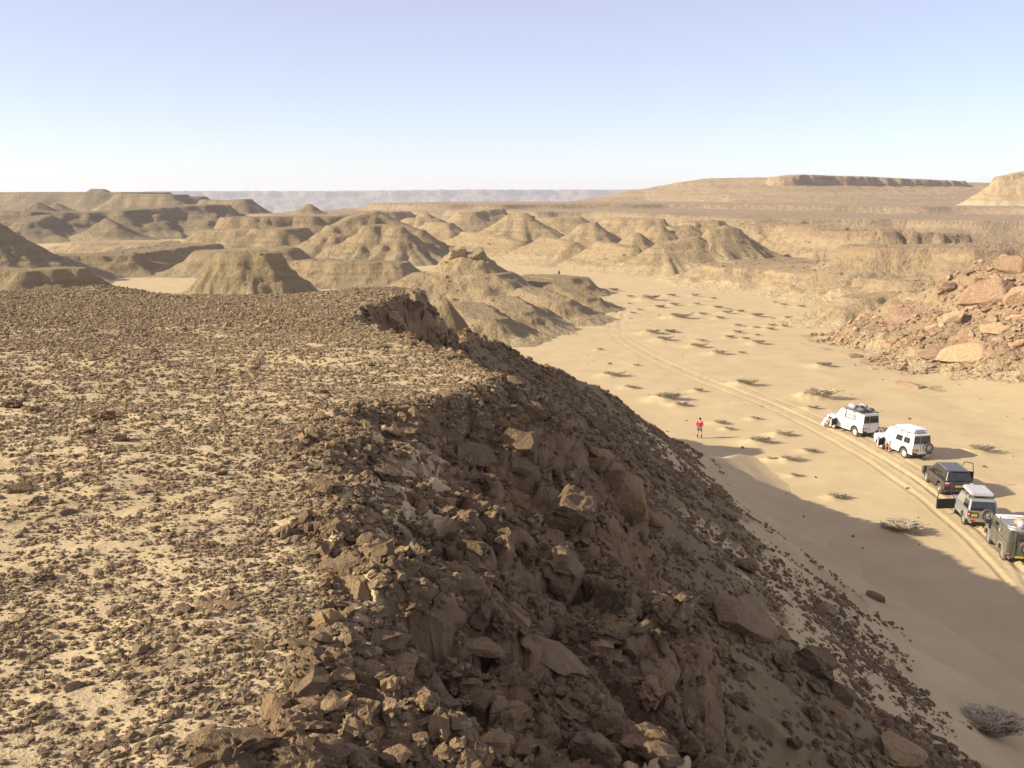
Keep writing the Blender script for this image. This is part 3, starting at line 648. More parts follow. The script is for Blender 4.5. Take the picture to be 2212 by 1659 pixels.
# mushroom rock: two cap blocks on the pedestal
MUSH = [rock_mesh('mushroom_cap', 440+i, 4, 6, .14, (1, .8, .66), MR_TAN, .2) for i in range(2)]
for (px, py, w, lab, k) in ((990, 547, 42, 'left cap block of the mushroom rock', 0), (1028, 548, 46, 'right cap block of the mushroom rock', 1)):
    q = P(px, py, 184.5); o = bpy.data.objects.new('cap_rock', MUSH[k]); C.objects.link(o); s_ = w/KV/FPX*186
    o.location = q; o.scale = (s_, s_, s_); o.rotation_euler = (0, .08, .4*k); tag(o, lab, 'rock', 'cap blocks of the mushroom rock')

# ------------------------------------------------------------------ loose stones and gravel, one object each
def scatter(name, label, pts, rots, scls, mat, cat='gravel', nvar=5, sub=2, seed=0, flat=False, parent=None):
    me = bpy.data.meshes.new(name); n = len(pts); me.vertices.add(n); me.vertices.foreach_set('co', np.asarray(pts, np.float32).ravel())
    for nm, v in (('rot', rots), ('scl', scls)):
        a = me.attributes.new(nm, 'FLOAT_VECTOR', 'POINT'); a.data.foreach_set('vector', np.asarray(v, np.float32).ravel())
    a = me.attributes.new('idx', 'INT', 'POINT'); a.data.foreach_set('value', np.random.default_rng(seed).integers(0, nvar, n).astype(np.int32))
    o = link(bpy.data.objects.new(name, me), parent)
    g = bpy.data.node_groups.new(name, 'GeometryNodeTree')
    g.interface.new_socket('Geometry', in_out='INPUT', socket_type='NodeSocketGeometry'); g.interface.new_socket('Geometry', in_out='OUTPUT', socket_type='NodeSocketGeometry')
    N = g.nodes.new; L = g.links.new
    gi = N('NodeGroupInput'); go = N('NodeGroupOutput'); iop = N('GeometryNodeInstanceOnPoints'); jn = N('GeometryNodeJoinGeometry')
    for k in range(nvar):
        ic = N('GeometryNodeMeshIcoSphere'); ic.inputs['Radius'].default_value = .5; ic.inputs['Subdivisions'].default_value = sub
        sp = N('GeometryNodeSetPosition'); ps = N('GeometryNodeInputPosition')
        va = N('ShaderNodeVectorMath'); va.operation = 'ADD'; va.inputs[1].default_value = (k*7.3+seed, k*3.1, 5.0*k)
        nz = N('ShaderNodeTexNoise'); nz.inputs['Scale'].default_value = 2.6; nz.inputs['Detail'].default_value = 2.0
        sb = N('ShaderNodeVectorMath'); sb.operation = 'SUBTRACT'; sb.inputs[1].default_value = (.5, .5, .5)
        sc = N('ShaderNodeVectorMath'); sc.operation = 'SCALE'; sc.inputs['Scale'].default_value = 1.15
        L(ps.outputs[0], va.inputs[0]); L(va.outputs[0], nz.inputs['Vector']); L(nz.outputs['Color'], sb.inputs[0]); L(sb.outputs[0], sc.inputs[0])
        L(ic.outputs[0], sp.inputs['Geometry']); L(sc.outputs[0], sp.inputs['Offset'])
        sm = N('GeometryNodeSetMaterial'); sm.inputs['Material'].default_value = mat; L(sp.outputs[0], sm.inputs[0])
        ti = N('GeometryNodeGeometryToInstance'); L(sm.outputs[0], ti.inputs[0]); L(ti.outputs[0], jn.inputs[0])
    def na(nm, typ):
        q = N('GeometryNodeInputNamedAttribute'); q.data_type = typ; q.inputs['Name'].default_value = nm
        return [s for s in q.outputs if s.enabled and s.name == 'Attribute'][0]
    iop.inputs['Pick Instance'].default_value = True
    L(gi.outputs[0], iop.inputs['Points']); L(jn.outputs[0], iop.inputs['Instance']); L(na('idx', 'INT'), iop.inputs['Instance Index'])
    L(na('rot', 'FLOAT_VECTOR'), iop.inputs['Rotation']); L(na('scl', 'FLOAT_VECTOR'), iop.inputs['Scale']); L(iop.outputs[0], go.inputs[0])
    md = o.modifiers.new('scatter', 'NODES'); md.node_group = g; me.materials.append(mat)
    tag(o, label, cat if parent is None else None, kind='stuff'); return o
R_ = np.random.default_rng(12)
def stones(cand_xy, size, flat=(.55, .95), yaw=None):
    n = len(size); rot = np.stack([R_.normal(0, .25, n), R_.normal(0, .25, n), R_.uniform(0, 6.28, n) if yaw is None else yaw+R_.normal(0, .5, n)], 1)
    scl = np.stack([size, size*R_.uniform(.65, 1, n), size*R_.uniform(*flat, n)], 1); return rot, scl
def polar_pts(n, r0, r1, a0=-33, a1=20):
    r = np.sqrt(R_.uniform(r0*r0, r1*r1, n)); a = np.radians(R_.uniform(a0, a1, n)); return r*np.sin(a), r*np.cos(a)
def gravel(bands):
    P_, Rr, Sc = [], [], []
    for r0, r1, den, s0, s1 in bands:
        nn = int(den*.5*math.radians(53)*(r1*r1-r0*r0)); x, y = polar_pts(nn, r0, r1)
        z, rk, ea, tm, tz, oc, s = mesa(x, y, True)
        dens = .50+.28*fbm(x*.55, y*.55, 3, 401)+.75*fbm(x*3.2, y*3.2, 3, 402)+.38*sstep(14, 26, y)+.25*sstep(-.5, .1, s)
        k = (tm > 0) & (R_.random(nn) < dens)
        x, y, z = x[k], y[k], z[k]; n = len(x)
        size = s0*np.exp(R_.normal(0, .5, n))+(s1-s0)*R_.random(n)**8; size *= 1+.45*sstep(-.3, .1, s[k])
        rot, scl = stones(None, size, (.35, .75)); P_.append(np.stack([x, y, z+.10*size], 1)); Rr.append(rot); Sc.append(scl)
    return np.concatenate(P_), np.concatenate(Rr), np.concatenate(Sc)
p_, r_, s_ = gravel([(2.6, 7, 3000, .0105, .05), (7, 13, 1700, .0140, .06), (13, 22, 850, .0185, .08), (22, 40, 400, .027, .10)])
scatter('gravel', 'brown knobbly gravel strewn over the sandy mesa top', p_, r_, s_, MR_CLOD, seed=1)
# crumbs on the broken shoulder
x, y = R_.uniform(-2.6, 2.6, 95000), 2.8+R_.random(95000)**1.5*32
z, rk, ea, tm, tz, oc, s = mesa(x, y, True); k = oc & (s > -.1) & (s < 1.6) & (R_.random(len(x)) < .5+.8*fbm(x*1.2, y*1.2, 3, 411))
x, y, z = x[k], y[k], z[k]; size = .026*np.exp(R_.normal(0, .6, len(x)))*(1+y*.05)
rot, scl = stones(None, size); scatter('rubble', 'brown crumbs and pebbles between the rim blocks', np.stack([x, y, z+.15*size], 1), rot, scl, MR_NEAR, 'rubble', seed=2)
# stones of the talus
nn = 330000; x, y = R_.uniform(-5, 24, nn), R_.uniform(5, 78, nn)
z, rk, ea, tm, tz, oc, s = mesa(x, y, True); dd, bz, bx, by = polyline(x, y, CREST)
den = .62+1.0*fbm(by*.16+x*.03, dd*.13, 4, 421)+.55*fbm(x*.9, y*.5, 2, 422)-1.0*sstep(4.6, 2.4, tz)
k = (~oc) & (tz > 1.4) & (R_.random(nn) < den*.75); x, y, z = x[k], y[k], z[k]
size = .052*np.exp(R_.normal(0, .55, len(x)))+.22*R_.random(len(x))**10; rot, scl = stones(None, size, (.35, .7), yaw=-.5); rot[:, 1] += .5
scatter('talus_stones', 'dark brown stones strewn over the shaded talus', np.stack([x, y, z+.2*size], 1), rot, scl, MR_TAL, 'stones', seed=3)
# stones of the sunlit rocky slope
nn = 110000; x, y = R_.uniform(36, 90, nn), R_.uniform(88, 160, nn)
sz_ = SPUR(x, y); fz_ = floor_z(x, y); den = .35+.9*fbm(x*.12, y*.12, 3, 431)+.5*fbm(x*.5, y*.5, 2, 432)
k = (sz_ > fz_+.05) & (R_.random(nn) < den*.6); x, y, z = x[k], y[k], sz_[k]
size = .19*np.exp(R_.normal(0, .6, len(x))); rot, scl = stones(None, size, (.25, .55), yaw=.3); rot[:, 1] -= .45
scatter('slope_stones', 'red-brown stones strewn over the sunlit rocky slope', np.stack([x, y, z+.2*size], 1), rot, scl, MR_RED, 'stones', seed=4)
# stones of the hills around the wadi
nn = 80000; x, y = R_.uniform(-120, 170, nn), R_.uniform(130, 370, nn)
hz = np.full(nn, -9.)
for f, (x0, x1, y0, y1) in zip(HILLS[:NHILL_MID], HBOX):
    m = (x > x0) & (x < x1) & (y > y0) & (y < y1)
    if m.any(): hz[m] = np.maximum(hz[m], f(x[m], y[m])); den = .10+1.0*fbm(x*.05, y*.05, 4, 441)+.35*sstep(40, 80, x)
k = (hz > .8) & (hz < 16) & (R_.random(nn) < den*.4); x, y, z = x[k], y[k], hz[k]
size = .26*np.exp(R_.normal(0, .5, len(x))); rot, scl = stones(None, size, (.4, .8))
scatter('hill_stones', 'scattered brown stones on the hills around the wadi', np.stack([x, y, z+.1*size], 1), rot, scl, MR_HILL, 'stones', seed=5)
# a few dark stones on the sand
nn = 420; x, y = R_.uniform(8, 60, nn), R_.uniform(38, 200, nn); z = floor_z(x, y, False); m_ = mesa(x, y); k = (m_ < z+.4); x, y, z = x[k], y[k], np.maximum(z, m_)[k]
size = .09*np.exp(R_.normal(0, .6, len(x))); rot, scl = stones(None, size)
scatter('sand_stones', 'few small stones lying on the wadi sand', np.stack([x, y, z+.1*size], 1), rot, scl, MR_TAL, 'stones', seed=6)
# ------------------------------------------------------------------ dry shrubs on their sand hummocks
SH8 = [(150,215,120),(40,205,60),(290,330,50),(300,270,80),(470,300,190),(560,365,110),(380,385,60),(320,415,70),(60,478,80),(300,460,40),(660,262,100),(690,345,100),(870,262,90),
(1075,200,70),(880,335,80),(1030,285,60),(740,460,220),(935,425,80),(1070,365,110),(1150,415,110),(1270,400,80),(1090,460,90),(1170,380,60),(1420,445,120),(1550,460,50),(1700,465,100),
(1830,470,110),(1570,320,50),(1650,345,90),(1800,360,90),(1800,305,70),(1890,300,60),(1250,525,90),(1410,540,70),(1540,525,80),(1530,560,90),(1660,533,70),(1240,585,110),(1420,610,60),
(490,595,170),(640,580,160),(600,655,170),(920,660,110),(1180,630,110),(1310,640,80),(1430,685,150),(900,715,160),(1080,775,160),(1280,765,80),(350,875,80),(900,1105,120),(1320,1050,230),
(1960,1165,300),(2010,880,160),(1900,1255,120),(30,735,70),(150,970,200),(300,1075,140),(640,1180,260),(740,1230,150),(1090,1390,150),(1170,1440,100),(1400,1350,100),(1450,1560,220),
(1640,1490,180),(1880,1640,150)]
SHRUBS = [(1287.6+.2451*a, 576+.2451*b, w*.2451) for a, b, w in SH8]
SHRUBS += [(1706, 998, 52), (1717, 1030, 26), (1809, 1078, 45), (1666, 997, 26), (2119, 978, 55), (1942, 1152, 90), (2125, 1572, 140)]
MT, t, b = newmat('dry_twigs'); oi = nd(t, 'ShaderNodeObjectInfo')
t.links.new(mix(t, oi.outputs['Random'], (.47, .39, .27), (.37, .31, .215)), b.inputs['Base Color'])
def shrub_mesh(seed, n, th=1.0):
    r = random.Random(seed); V, F = [], []
    for i in range(n):
        a = r.uniform(0, 6.283); rad = .5*r.random()**.5
        bx, by = rad*.75*math.cos(a), rad*.75*math.sin(a)
        lean = r.uniform(.15, .9); L = r.uniform(.16, .40); d = a+r.uniform(-.8, .8)
        w = r.uniform(.0035, .007)*th; px, py, pz = bx, by, -.04
        dx, dy = math.cos(d)*lean+.35, math.sin(d)*lean; prev = None; k = 3
        side = (-math.sin(d)*w, math.cos(d)*w)
        for s in range(k+1):
            f = s/k; ww = 1-.75*f
            q = (px+dx*L*f, py+dy*L*f, pz+L*(f-.35*f*f)*1.05)
            V += [(q[0]-side[0]*ww, q[1]-side[1]*ww, q[2]), (q[0]+side[0]*ww, q[1]+side[1]*ww, q[2]), (q[0], q[1], q[2]+w*1.6*ww)]
            m = len(V)
            if s: F += [(m-6, m-5, m-2, m-3), (m-5, m-4, m-1, m-2), (m-4, m-6, m-3, m-1)]
            if s in (1, 2) and r.random() < .7:           # side twig
                e = d+r.uniform(-1.4, 1.4); l2 = L*.45
                V += [q, (q[0]+w, q[1], q[2]+w), (q[0]+math.cos(e)*l2, q[1]+math.sin(e)*l2, q[2]+l2*.6)]; m = len(V); F.append((m-3, m-2, m-1))
                V += [(q[0]-side[0]*ww, q[1]-side[1]*ww, q[2])]*0
    me = bpy.data.meshes.new('shrub'); me.from_pydata(V, [], F); me.materials.append(MT); return me
SHM = [shrub_mesh(900+i, 230) for i in range(5)]+[shrub_mesh(930, 650, .45)]
land = lambda x, y: np.maximum(floor_z(x, y, False), mesa(x, y))
SPOT = []
for i, (px, py, w) in enumerate(SHRUBS):
    p = hit(px, py, land, 12, 330, 1600); wm = w/KV/FPX*dist(p)
    HUM.append((p[0]-.22*wm, p[1]+.05*wm, .48*wm, .36*wm+.15, .17*wm)); SPOT.append((p, wm))
for i, (p, wm) in enumerate(SPOT):
    h = float(max(floor_z(np.array([p[0]]), np.array([p[1]]))[0], mesa(np.array([p[0]]), np.array([p[1]]))[0]))
    o = bpy.data.objects.new('dry_shrub', SHM[i % 5 if i < len(SPOT)-2 else 5]); C.objects.link(o); r = random.Random(i)
    o.location = (p[0], p[1], h-.02*wm); o.scale = (wm*r.uniform(.8, .95), wm*r.uniform(.5, .7), wm*r.uniform(.4, .62)); o.rotation_euler = (0, 0, r.uniform(-.25, .1))
    far = p[1] > 118; e = path_sd(np.array([p[0]]), np.array([p[1]]), TRK[0])[0]
    if i == len(SPOT)-1: lab, grp = 'dark tangled shrub at the foot of the shaded talus', None
    elif i == len(SPOT)-2: lab, grp = 'grey shrub on the edge of the large shadow on the sand', None
    elif i == len(SPOT)-3: lab, grp = 'shrub at the end of the shadow of the white car with the roof tent', None
    elif far: lab, grp = 'low dry shrub on a sand hummock in the far field of shrubs', 'shrubs of the far field'
    elif e > 0: lab, grp = 'dry shrub on the sand between the tyre tracks and the rocky slope', 'shrubs beyond the tyre tracks'
    else: lab, grp = 'dry grey shrub on the sand between the near mesa and the tyre tracks', 'shrubs beside the near mesa'
    tag(o, lab, 'shrub', grp)
# ------------------------------------------------------------------ vehicles (local axes: x forward from the rear axle, y to the left, z up)
def paint(name, col, rough=.35, spec=.5, metal=0.0, dust=.25):
    m, t, b = newmat(name); p = coords(t); n = tex_noise(t, 2.2, 4, .6, p)
    t.links.new(mix(t, math_(t, 'MULTIPLY', ramp(t, n.outputs[0], [(.4, .2), (.7, 1.)]), dust), col, (.42, .32, .2)), b.inputs['Base Color'])
    b.inputs['Roughness'].default_value = rough; b.inputs['Specular IOR Level'].default_value = spec; b.inputs['Metallic'].default_value = metal; return m
PW = paint('white_paint', (.80, .80, .79), dust=.08); PB = paint('black_paint', (.022, .024, .032), .22, .6, dust=.18); PS = paint('silver_green_paint', (.36, .38, .36), .3, .5, .3)
PG = paint('dark_green_paint', (.075, .085, .075), .4, .5, dust=.3); PGR = paint('grey_shell', (.50, .51, .54), .45)
RUB = paint('rubber', (.035, .033, .033), .8, .2, dust=.45); BLK = paint('black_trim', (.02, .02, .02), .6, .3, dust=.15); INT = paint('dark_interior', (.03, .03, .032), .8, .1, dust=.0)
GLS = paint('tinted_glass', (.015, .02, .025), .04, .9, dust=.04); MET = paint('bare_metal', (.55, .55, .55), .35, .5, .8); RIMW = paint('white_rim', (.78, .76, .72), dust=.2); RIMS = paint('silver_rim', (.5, .5, .5), .35, .5, .6)
RED = paint('red_lens', (.45, .015, .02), .25, .5, dust=.05); YEL = paint('yellow_plate', (.75, .50, .03), .5, dust=.1); CLR = paint('clear_lens', (.75, .72, .68), .2, dust=.05)
BAGP = paint('plum_bag_cloth', (.17, .10, .14), .85, .1); BAGG = paint('grey_bag_cloth', (.12, .13, .13), .85, .1); BAGB = paint('blue_bag_cloth', (.10, .11, .32), .8, .1); BAGS = paint('silver_bag_cloth', (.45, .42, .45), .6, .2)
REDC = paint('red_can', (.55, .05, .04), .4); BLUP = paint('blue_print', (.08, .10, .25), .6, dust=0); OCB = paint('ochre_cloth', (.42, .32, .14), .8)

def box(x0, x1, y0, y1, z0, z1):
    v = [(x, y, z) for x in (x0, x1) for y in (y0, y1) for z in (z0, z1)]
    return v, [(0, 1, 3, 2), (4, 6, 7, 5), (0, 4, 5, 1), (2, 3, 7, 6), (0, 2, 6, 4), (1, 5, 7, 3)]
def bm_of(v, f, bev=0.0, seg=2):
    bm = bmesh.new(); vs = [bm.verts.new(c) for c in v]
    for q in f: bm.faces.new([vs[i] for i in q])
    bmesh.ops.recalc_face_normals(bm, faces=bm.faces)
    if bev: bmesh.ops.bevel(bm, geom=list(bm.edges), offset=bev, segments=seg, affect='EDGES', clamp_overlap=True)
    return bm
def from_bm(name, bm, mat, parent, smooth=False):
    me = bpy.data.meshes.new(name); bm.to_mesh(me); bm.free(); me.materials.append(mat)
    if smooth: me.polygons.foreach_set('use_smooth', [True]*len(me.polygons))
    return link(bpy.data.objects.new(name, me), parent)
def bbox(name, dims, mat, parent, bev=.02): return from_bm(name, bm_of(*box(*dims), bev), mat, parent)
def boxes(name, lst, mat, parent, bev=0):
    bm = bmesh.new()
    for d in lst:
        v, f = box(*d); vs = [bm.verts.new(c) for c in v]
        for q in f: bm.faces.new([vs[i] for i in q])
    bmesh.ops.recalc_face_normals(bm, faces=bm.faces); return from_bm(name, bm, mat, parent)
def prism(poly, y0, y1):
    n = len(poly); v = [(x, y0, z) for x, z in poly]+[(x, y1, z) for x, z in poly]
    f = [tuple(range(n)), tuple(range(2*n-1, n-1, -1))]+[(i, (i+1) % n, n+(i+1) % n, n+i) for i in range(n)]; return v, f
def tube(name, pts, r, mat, parent, n=6):
    bm = bmesh.new()
    for a, b in zip(pts[:-1], pts[1:]):
        a = Vector(a); b = Vector(b); q = (b-a).to_track_quat('Z', 'Y'); rings = []
        for c in (a, b): rings.append([bm.verts.new(c+q @ Vector((r*math.cos(6.283*k/n), r*math.sin(6.283*k/n), 0))) for k in range(n)])
        for k in range(n): bm.faces.new((rings[0][k], rings[0][(k+1) % n], rings[1][(k+1) % n], rings[1][k]))
        bm.faces.new(rings[0][::-1]); bm.faces.new(rings[1])
    return from_bm(name, bm, mat, parent, True)
def lathe(name, prof, axis, mat, parent, n=28):
    """profile of (radius, offset) spun about the local y axis"""
    v, f = [], []
    for k in range(n):
        a = 6.2832*k/n
        for r, o in prof: v.append((r*math.cos(a), o, r*math.sin(a)))
    m = len(prof)
    for k in range(n):
        for i in range(m-1):
            a = k*m+i; b = ((k+1) % n)*m+i; f.append((a, a+1, b+1, b))
    ob = mk(name, v, f, mat, parent, True); return ob
_wheel = {}
def wheel(parent, name, loc, R, w, rim, side, rotz=0.0):
    """a tyre with its rim; side +1 faces the local +y"""
    key = (R, w, rim.name)
    if key not in _wheel:
        h = w/2; r0 = R*.60
        ty = lathe('tyre', [(r0, -h*.8), (R*.82, -h), (R*.96, -h*.85), (R, -h*.5), (R, h*.5), (R*.96, h*.85), (R*.82, h), (r0, h*.8), (r0*.96, h*.3), (r0*.96, -h*.3), (r0, -h*.8)], 1, RUB, None)
        ri = lathe('rim', [(r0*.99, h*.62), (r0*.88, h*.55), (r0*.80, h*.25), (r0*.62, h*.34), (r0*.40, h*.30), (r0*.34, h*.55), (0.001, h*.60)], 1, rim, None)
        bm = bmesh.new()
        for k in range(8):
            a = 6.283*k/8; c = Vector((r0*.70*math.cos(a), h*.335, r0*.70*math.sin(a)))
            vs = [bm.verts.new(c+Vector((r0*.1*math.cos(b), .004, r0*.1*math.sin(b)))) for b in np.linspace(0, 6.283, 9)[:-1]]; bm.faces.new(vs)
        ho = from_bm('rim_hole', bm, BLK, None)
        _wheel[key] = (ty.data, ri.data, ho.data)
        for o in (ty, ri, ho): bpy.data.objects.remove(o)
    a, b, c = _wheel[key]
    t = link(bpy.data.objects.new(name, a), parent); t.location = loc; t.rotation_euler = (0, 0, (0 if side > 0 else math.pi)+rotz)
    link(bpy.data.objects.new('rim', b), t); link(bpy.data.objects.new('rim_holes', c), t); return t
def arc(cx, r, z0, n=9):
    """wheel arch outline from front to rear"""
    return [(cx+r*math.cos(a), z0+r*math.sin(a)) for a in np.linspace(0, math.pi, n)]
def cut(obj, cutters):
    for v, f in cutters:
        c = from_bm('cut', bm_of(v, f), None, None); md = obj.modifiers.new('b', 'BOOLEAN'); md.operation = 'DIFFERENCE'; md.object = c; md.solver = 'EXACT'
        dg = bpy.context.evaluated_depsgraph_get(); me = bpy.data.meshes.new_from_object(obj.evaluated_get(dg)); obj.modifiers.clear()
        old = obj.data; obj.data = me; bpy.data.objects.remove(c)
class House:
    """glasshouse: a box tapering from the belt line to the roof"""
    def __init__(s, xb0, xb1, xt0, xt1, hb, ht, zb, zt): s.__dict__.update(locals())
    def verts(s): return [(x, y, z) for (x0, x1, h, z) in ((s.xb0, s.xb1, s.hb, s.zb), (s.xt0, s.xt1, s.ht, s.zt)) for x in (x0, x1) for y in (-h, h)]
    def build(s, parent, mat, bev=.05): return from_bm('cabin', bm_of(s.verts(), [(0, 1, 3, 2), (4, 6, 7, 5), (0, 2, 6, 4), (1, 5, 7, 3), (0, 4, 5, 1), (2, 3, 7, 6)], bev, 3), mat, parent, False)
    def pt(s, side, u, v):
        L = lambda a, b: a+(b-a)*v
        h = L(s.hb, s.ht); z = L(s.zb, s.zt); xr = L(s.xb0, s.xt0); xf = L(s.xb1, s.xt1)
        if side == 'L': return Vector((xr+(xf-xr)*u, h, z))
        if side == 'R': return Vector((xr+(xf-xr)*u, -h, z))
        if side == 'rear': return Vector((xr, h-2*h*u, z))
        return Vector((xf, h-2*h*u, z))
    def pane(s, name, side, u0, u1, v0, v1, mat, parent, out=.012, skew=0.0):
        c = [s.pt(side, u0, v0), s.pt(side, u1, v0), s.pt(side, u1-skew, v1), s.pt(side, u0, v1)]
        n = (c[1]-c[0]).cross(c[3]-c[0]).normalized(); ctr = {'L': (0, 1, 0), 'R': (0, -1, 0), 'rear': (-1, 0, 0), 'front': (1, 0, 0)}[side]
        if n.dot(Vector(ctr)) < 0: n = -n
        v = [p+n*out for p in c]+[p-n*.015 for p in c]
        return from_bm(name, bm_of(v, [(0, 1, 2, 3), (7, 6, 5, 4), (0, 4, 5, 1), (1, 5, 6, 2), (2, 6, 7, 3), (3, 7, 4, 0)]), mat, parent)
def lower(parent, mat, poly, hw, bev=.04):
    return from_bm('body', bm_of(*prism(poly, -hw, hw), bev, 2), mat, parent)
def open_door(parent, x1, side, L, z0, z1, ztop, ang, mat, hw, topin=.12):
    """a front-hinged door swung open, its inner trim and its window frame"""
    d = empty('door', (x1, side*hw, 0)); C.objects.unlink(d); bpy.data.objects.remove(d)
    o = bbox('door', (-L, 0, -.04, .04, z0, z1), mat, parent, .02); o.location = (x1, side*(hw+.02), 0); o.rotation_euler = (0, 0, -side*math.radians(ang))
    bbox('door_trim', (-L+.06, -.06, (-.075 if side > 0 else .041), (-.041 if side > 0 else .075), z0+.06, z1-.04), INT, o, .01)
    fr = [(-L+.03, 0, z1-.02), (-L+.10, -side*topin*.3, ztop-.02), (-L*.42, -side*topin*.3, ztop), (-.06, 0, z1-.02)]
    tube('window_frame', fr, .028, BLK if mat is not PW else MET, o)
    return o
def make_car(name, label, pc, heading, track, group='vehicles parked beside the tyre tracks'):
    x, y, _ = G(*pc); h = math.radians(heading); f = (math.sin(h), math.cos(h)); l = (-math.cos(h), math.sin(h))
    ox, oy = x-l[0]*track/2, y-l[1]*track/2
    zs = [float((floor_z(np.array([ox+f[0]*a+l[0]*b]), np.array([oy+f[1]*a+l[1]*b]))+track_z(np.array([ox+f[0]*a+l[0]*b]), np.array([oy+f[1]*a+l[1]*b])))[0]) for a in (0, 2.7) for b in (-.7, .7)]
    c = empty(name, (ox, oy, sum(zs)/4-.03), math.pi/2-h); tag(c, label, 'car', group)
    pit = (zs[2]+zs[3]-zs[0]-zs[1])/2/2.7; c.rotation_euler = (0, -math.atan(pit), math.pi/2-h); return c
def lights(c, x, hw, z0, z1, w=.14, left_only=False):
    for s in (1, -1):
        o = bbox('tail_light', (x-.035, x+.03, s*(hw-w/2)-w/2, s*(hw-w/2)+w/2, z0, z1), RED, c, .01)
        bbox('reverse_light', (x-.041, x-.036, s*(hw-w/2)-w/2+.015, s*(hw-w/2)+w/2-.015, z0+(z1-z0)*.38, z0+(z1-z0)*.6), CLR, o, .0)
def plate(c, x, y0, y1, z0, z1, rows=1):
    o = bbox('number_plate', (x-.02, x, y0, y1, z0, z1), YEL, c, 0)
    n = 4; w = (y1-y0)/(n+1)
    for r_ in range(rows):
        hh = (z1-z0)/rows; zz = z0+hh*r_
        boxes('plate_marks', [(x-.024, x-.021, y0+w*(k+.75), y0+w*(k+.75)+w*.45, zz+hh*.25, zz+hh*.75) for k in range(n)], BLK, o)
def snorkel_mirror(c, x, hw, z, s=1):
    o = tube('mirror', [(x, s*hw, z), (x+.06, s*(hw+.18), z+.03)], .02, BLK, c); bbox('mirror_head', (x, x+.1, s*(hw+.25)-.09, s*(hw+.25)+.09, z-.06, z+.18), BLK, o, .02)
def cab_inside(c, x0, x1, hw, zf, zs):
    boxes('seat', [(x0+.05, x0+.55, s*.42-.24, s*.42+.24, zf, zf+.30) for s in (1, -1)]+[(x0, x0+.14, s*.42-.24, s*.42+.24, zf+.31, zs) for s in (1, -1)], INT, c)

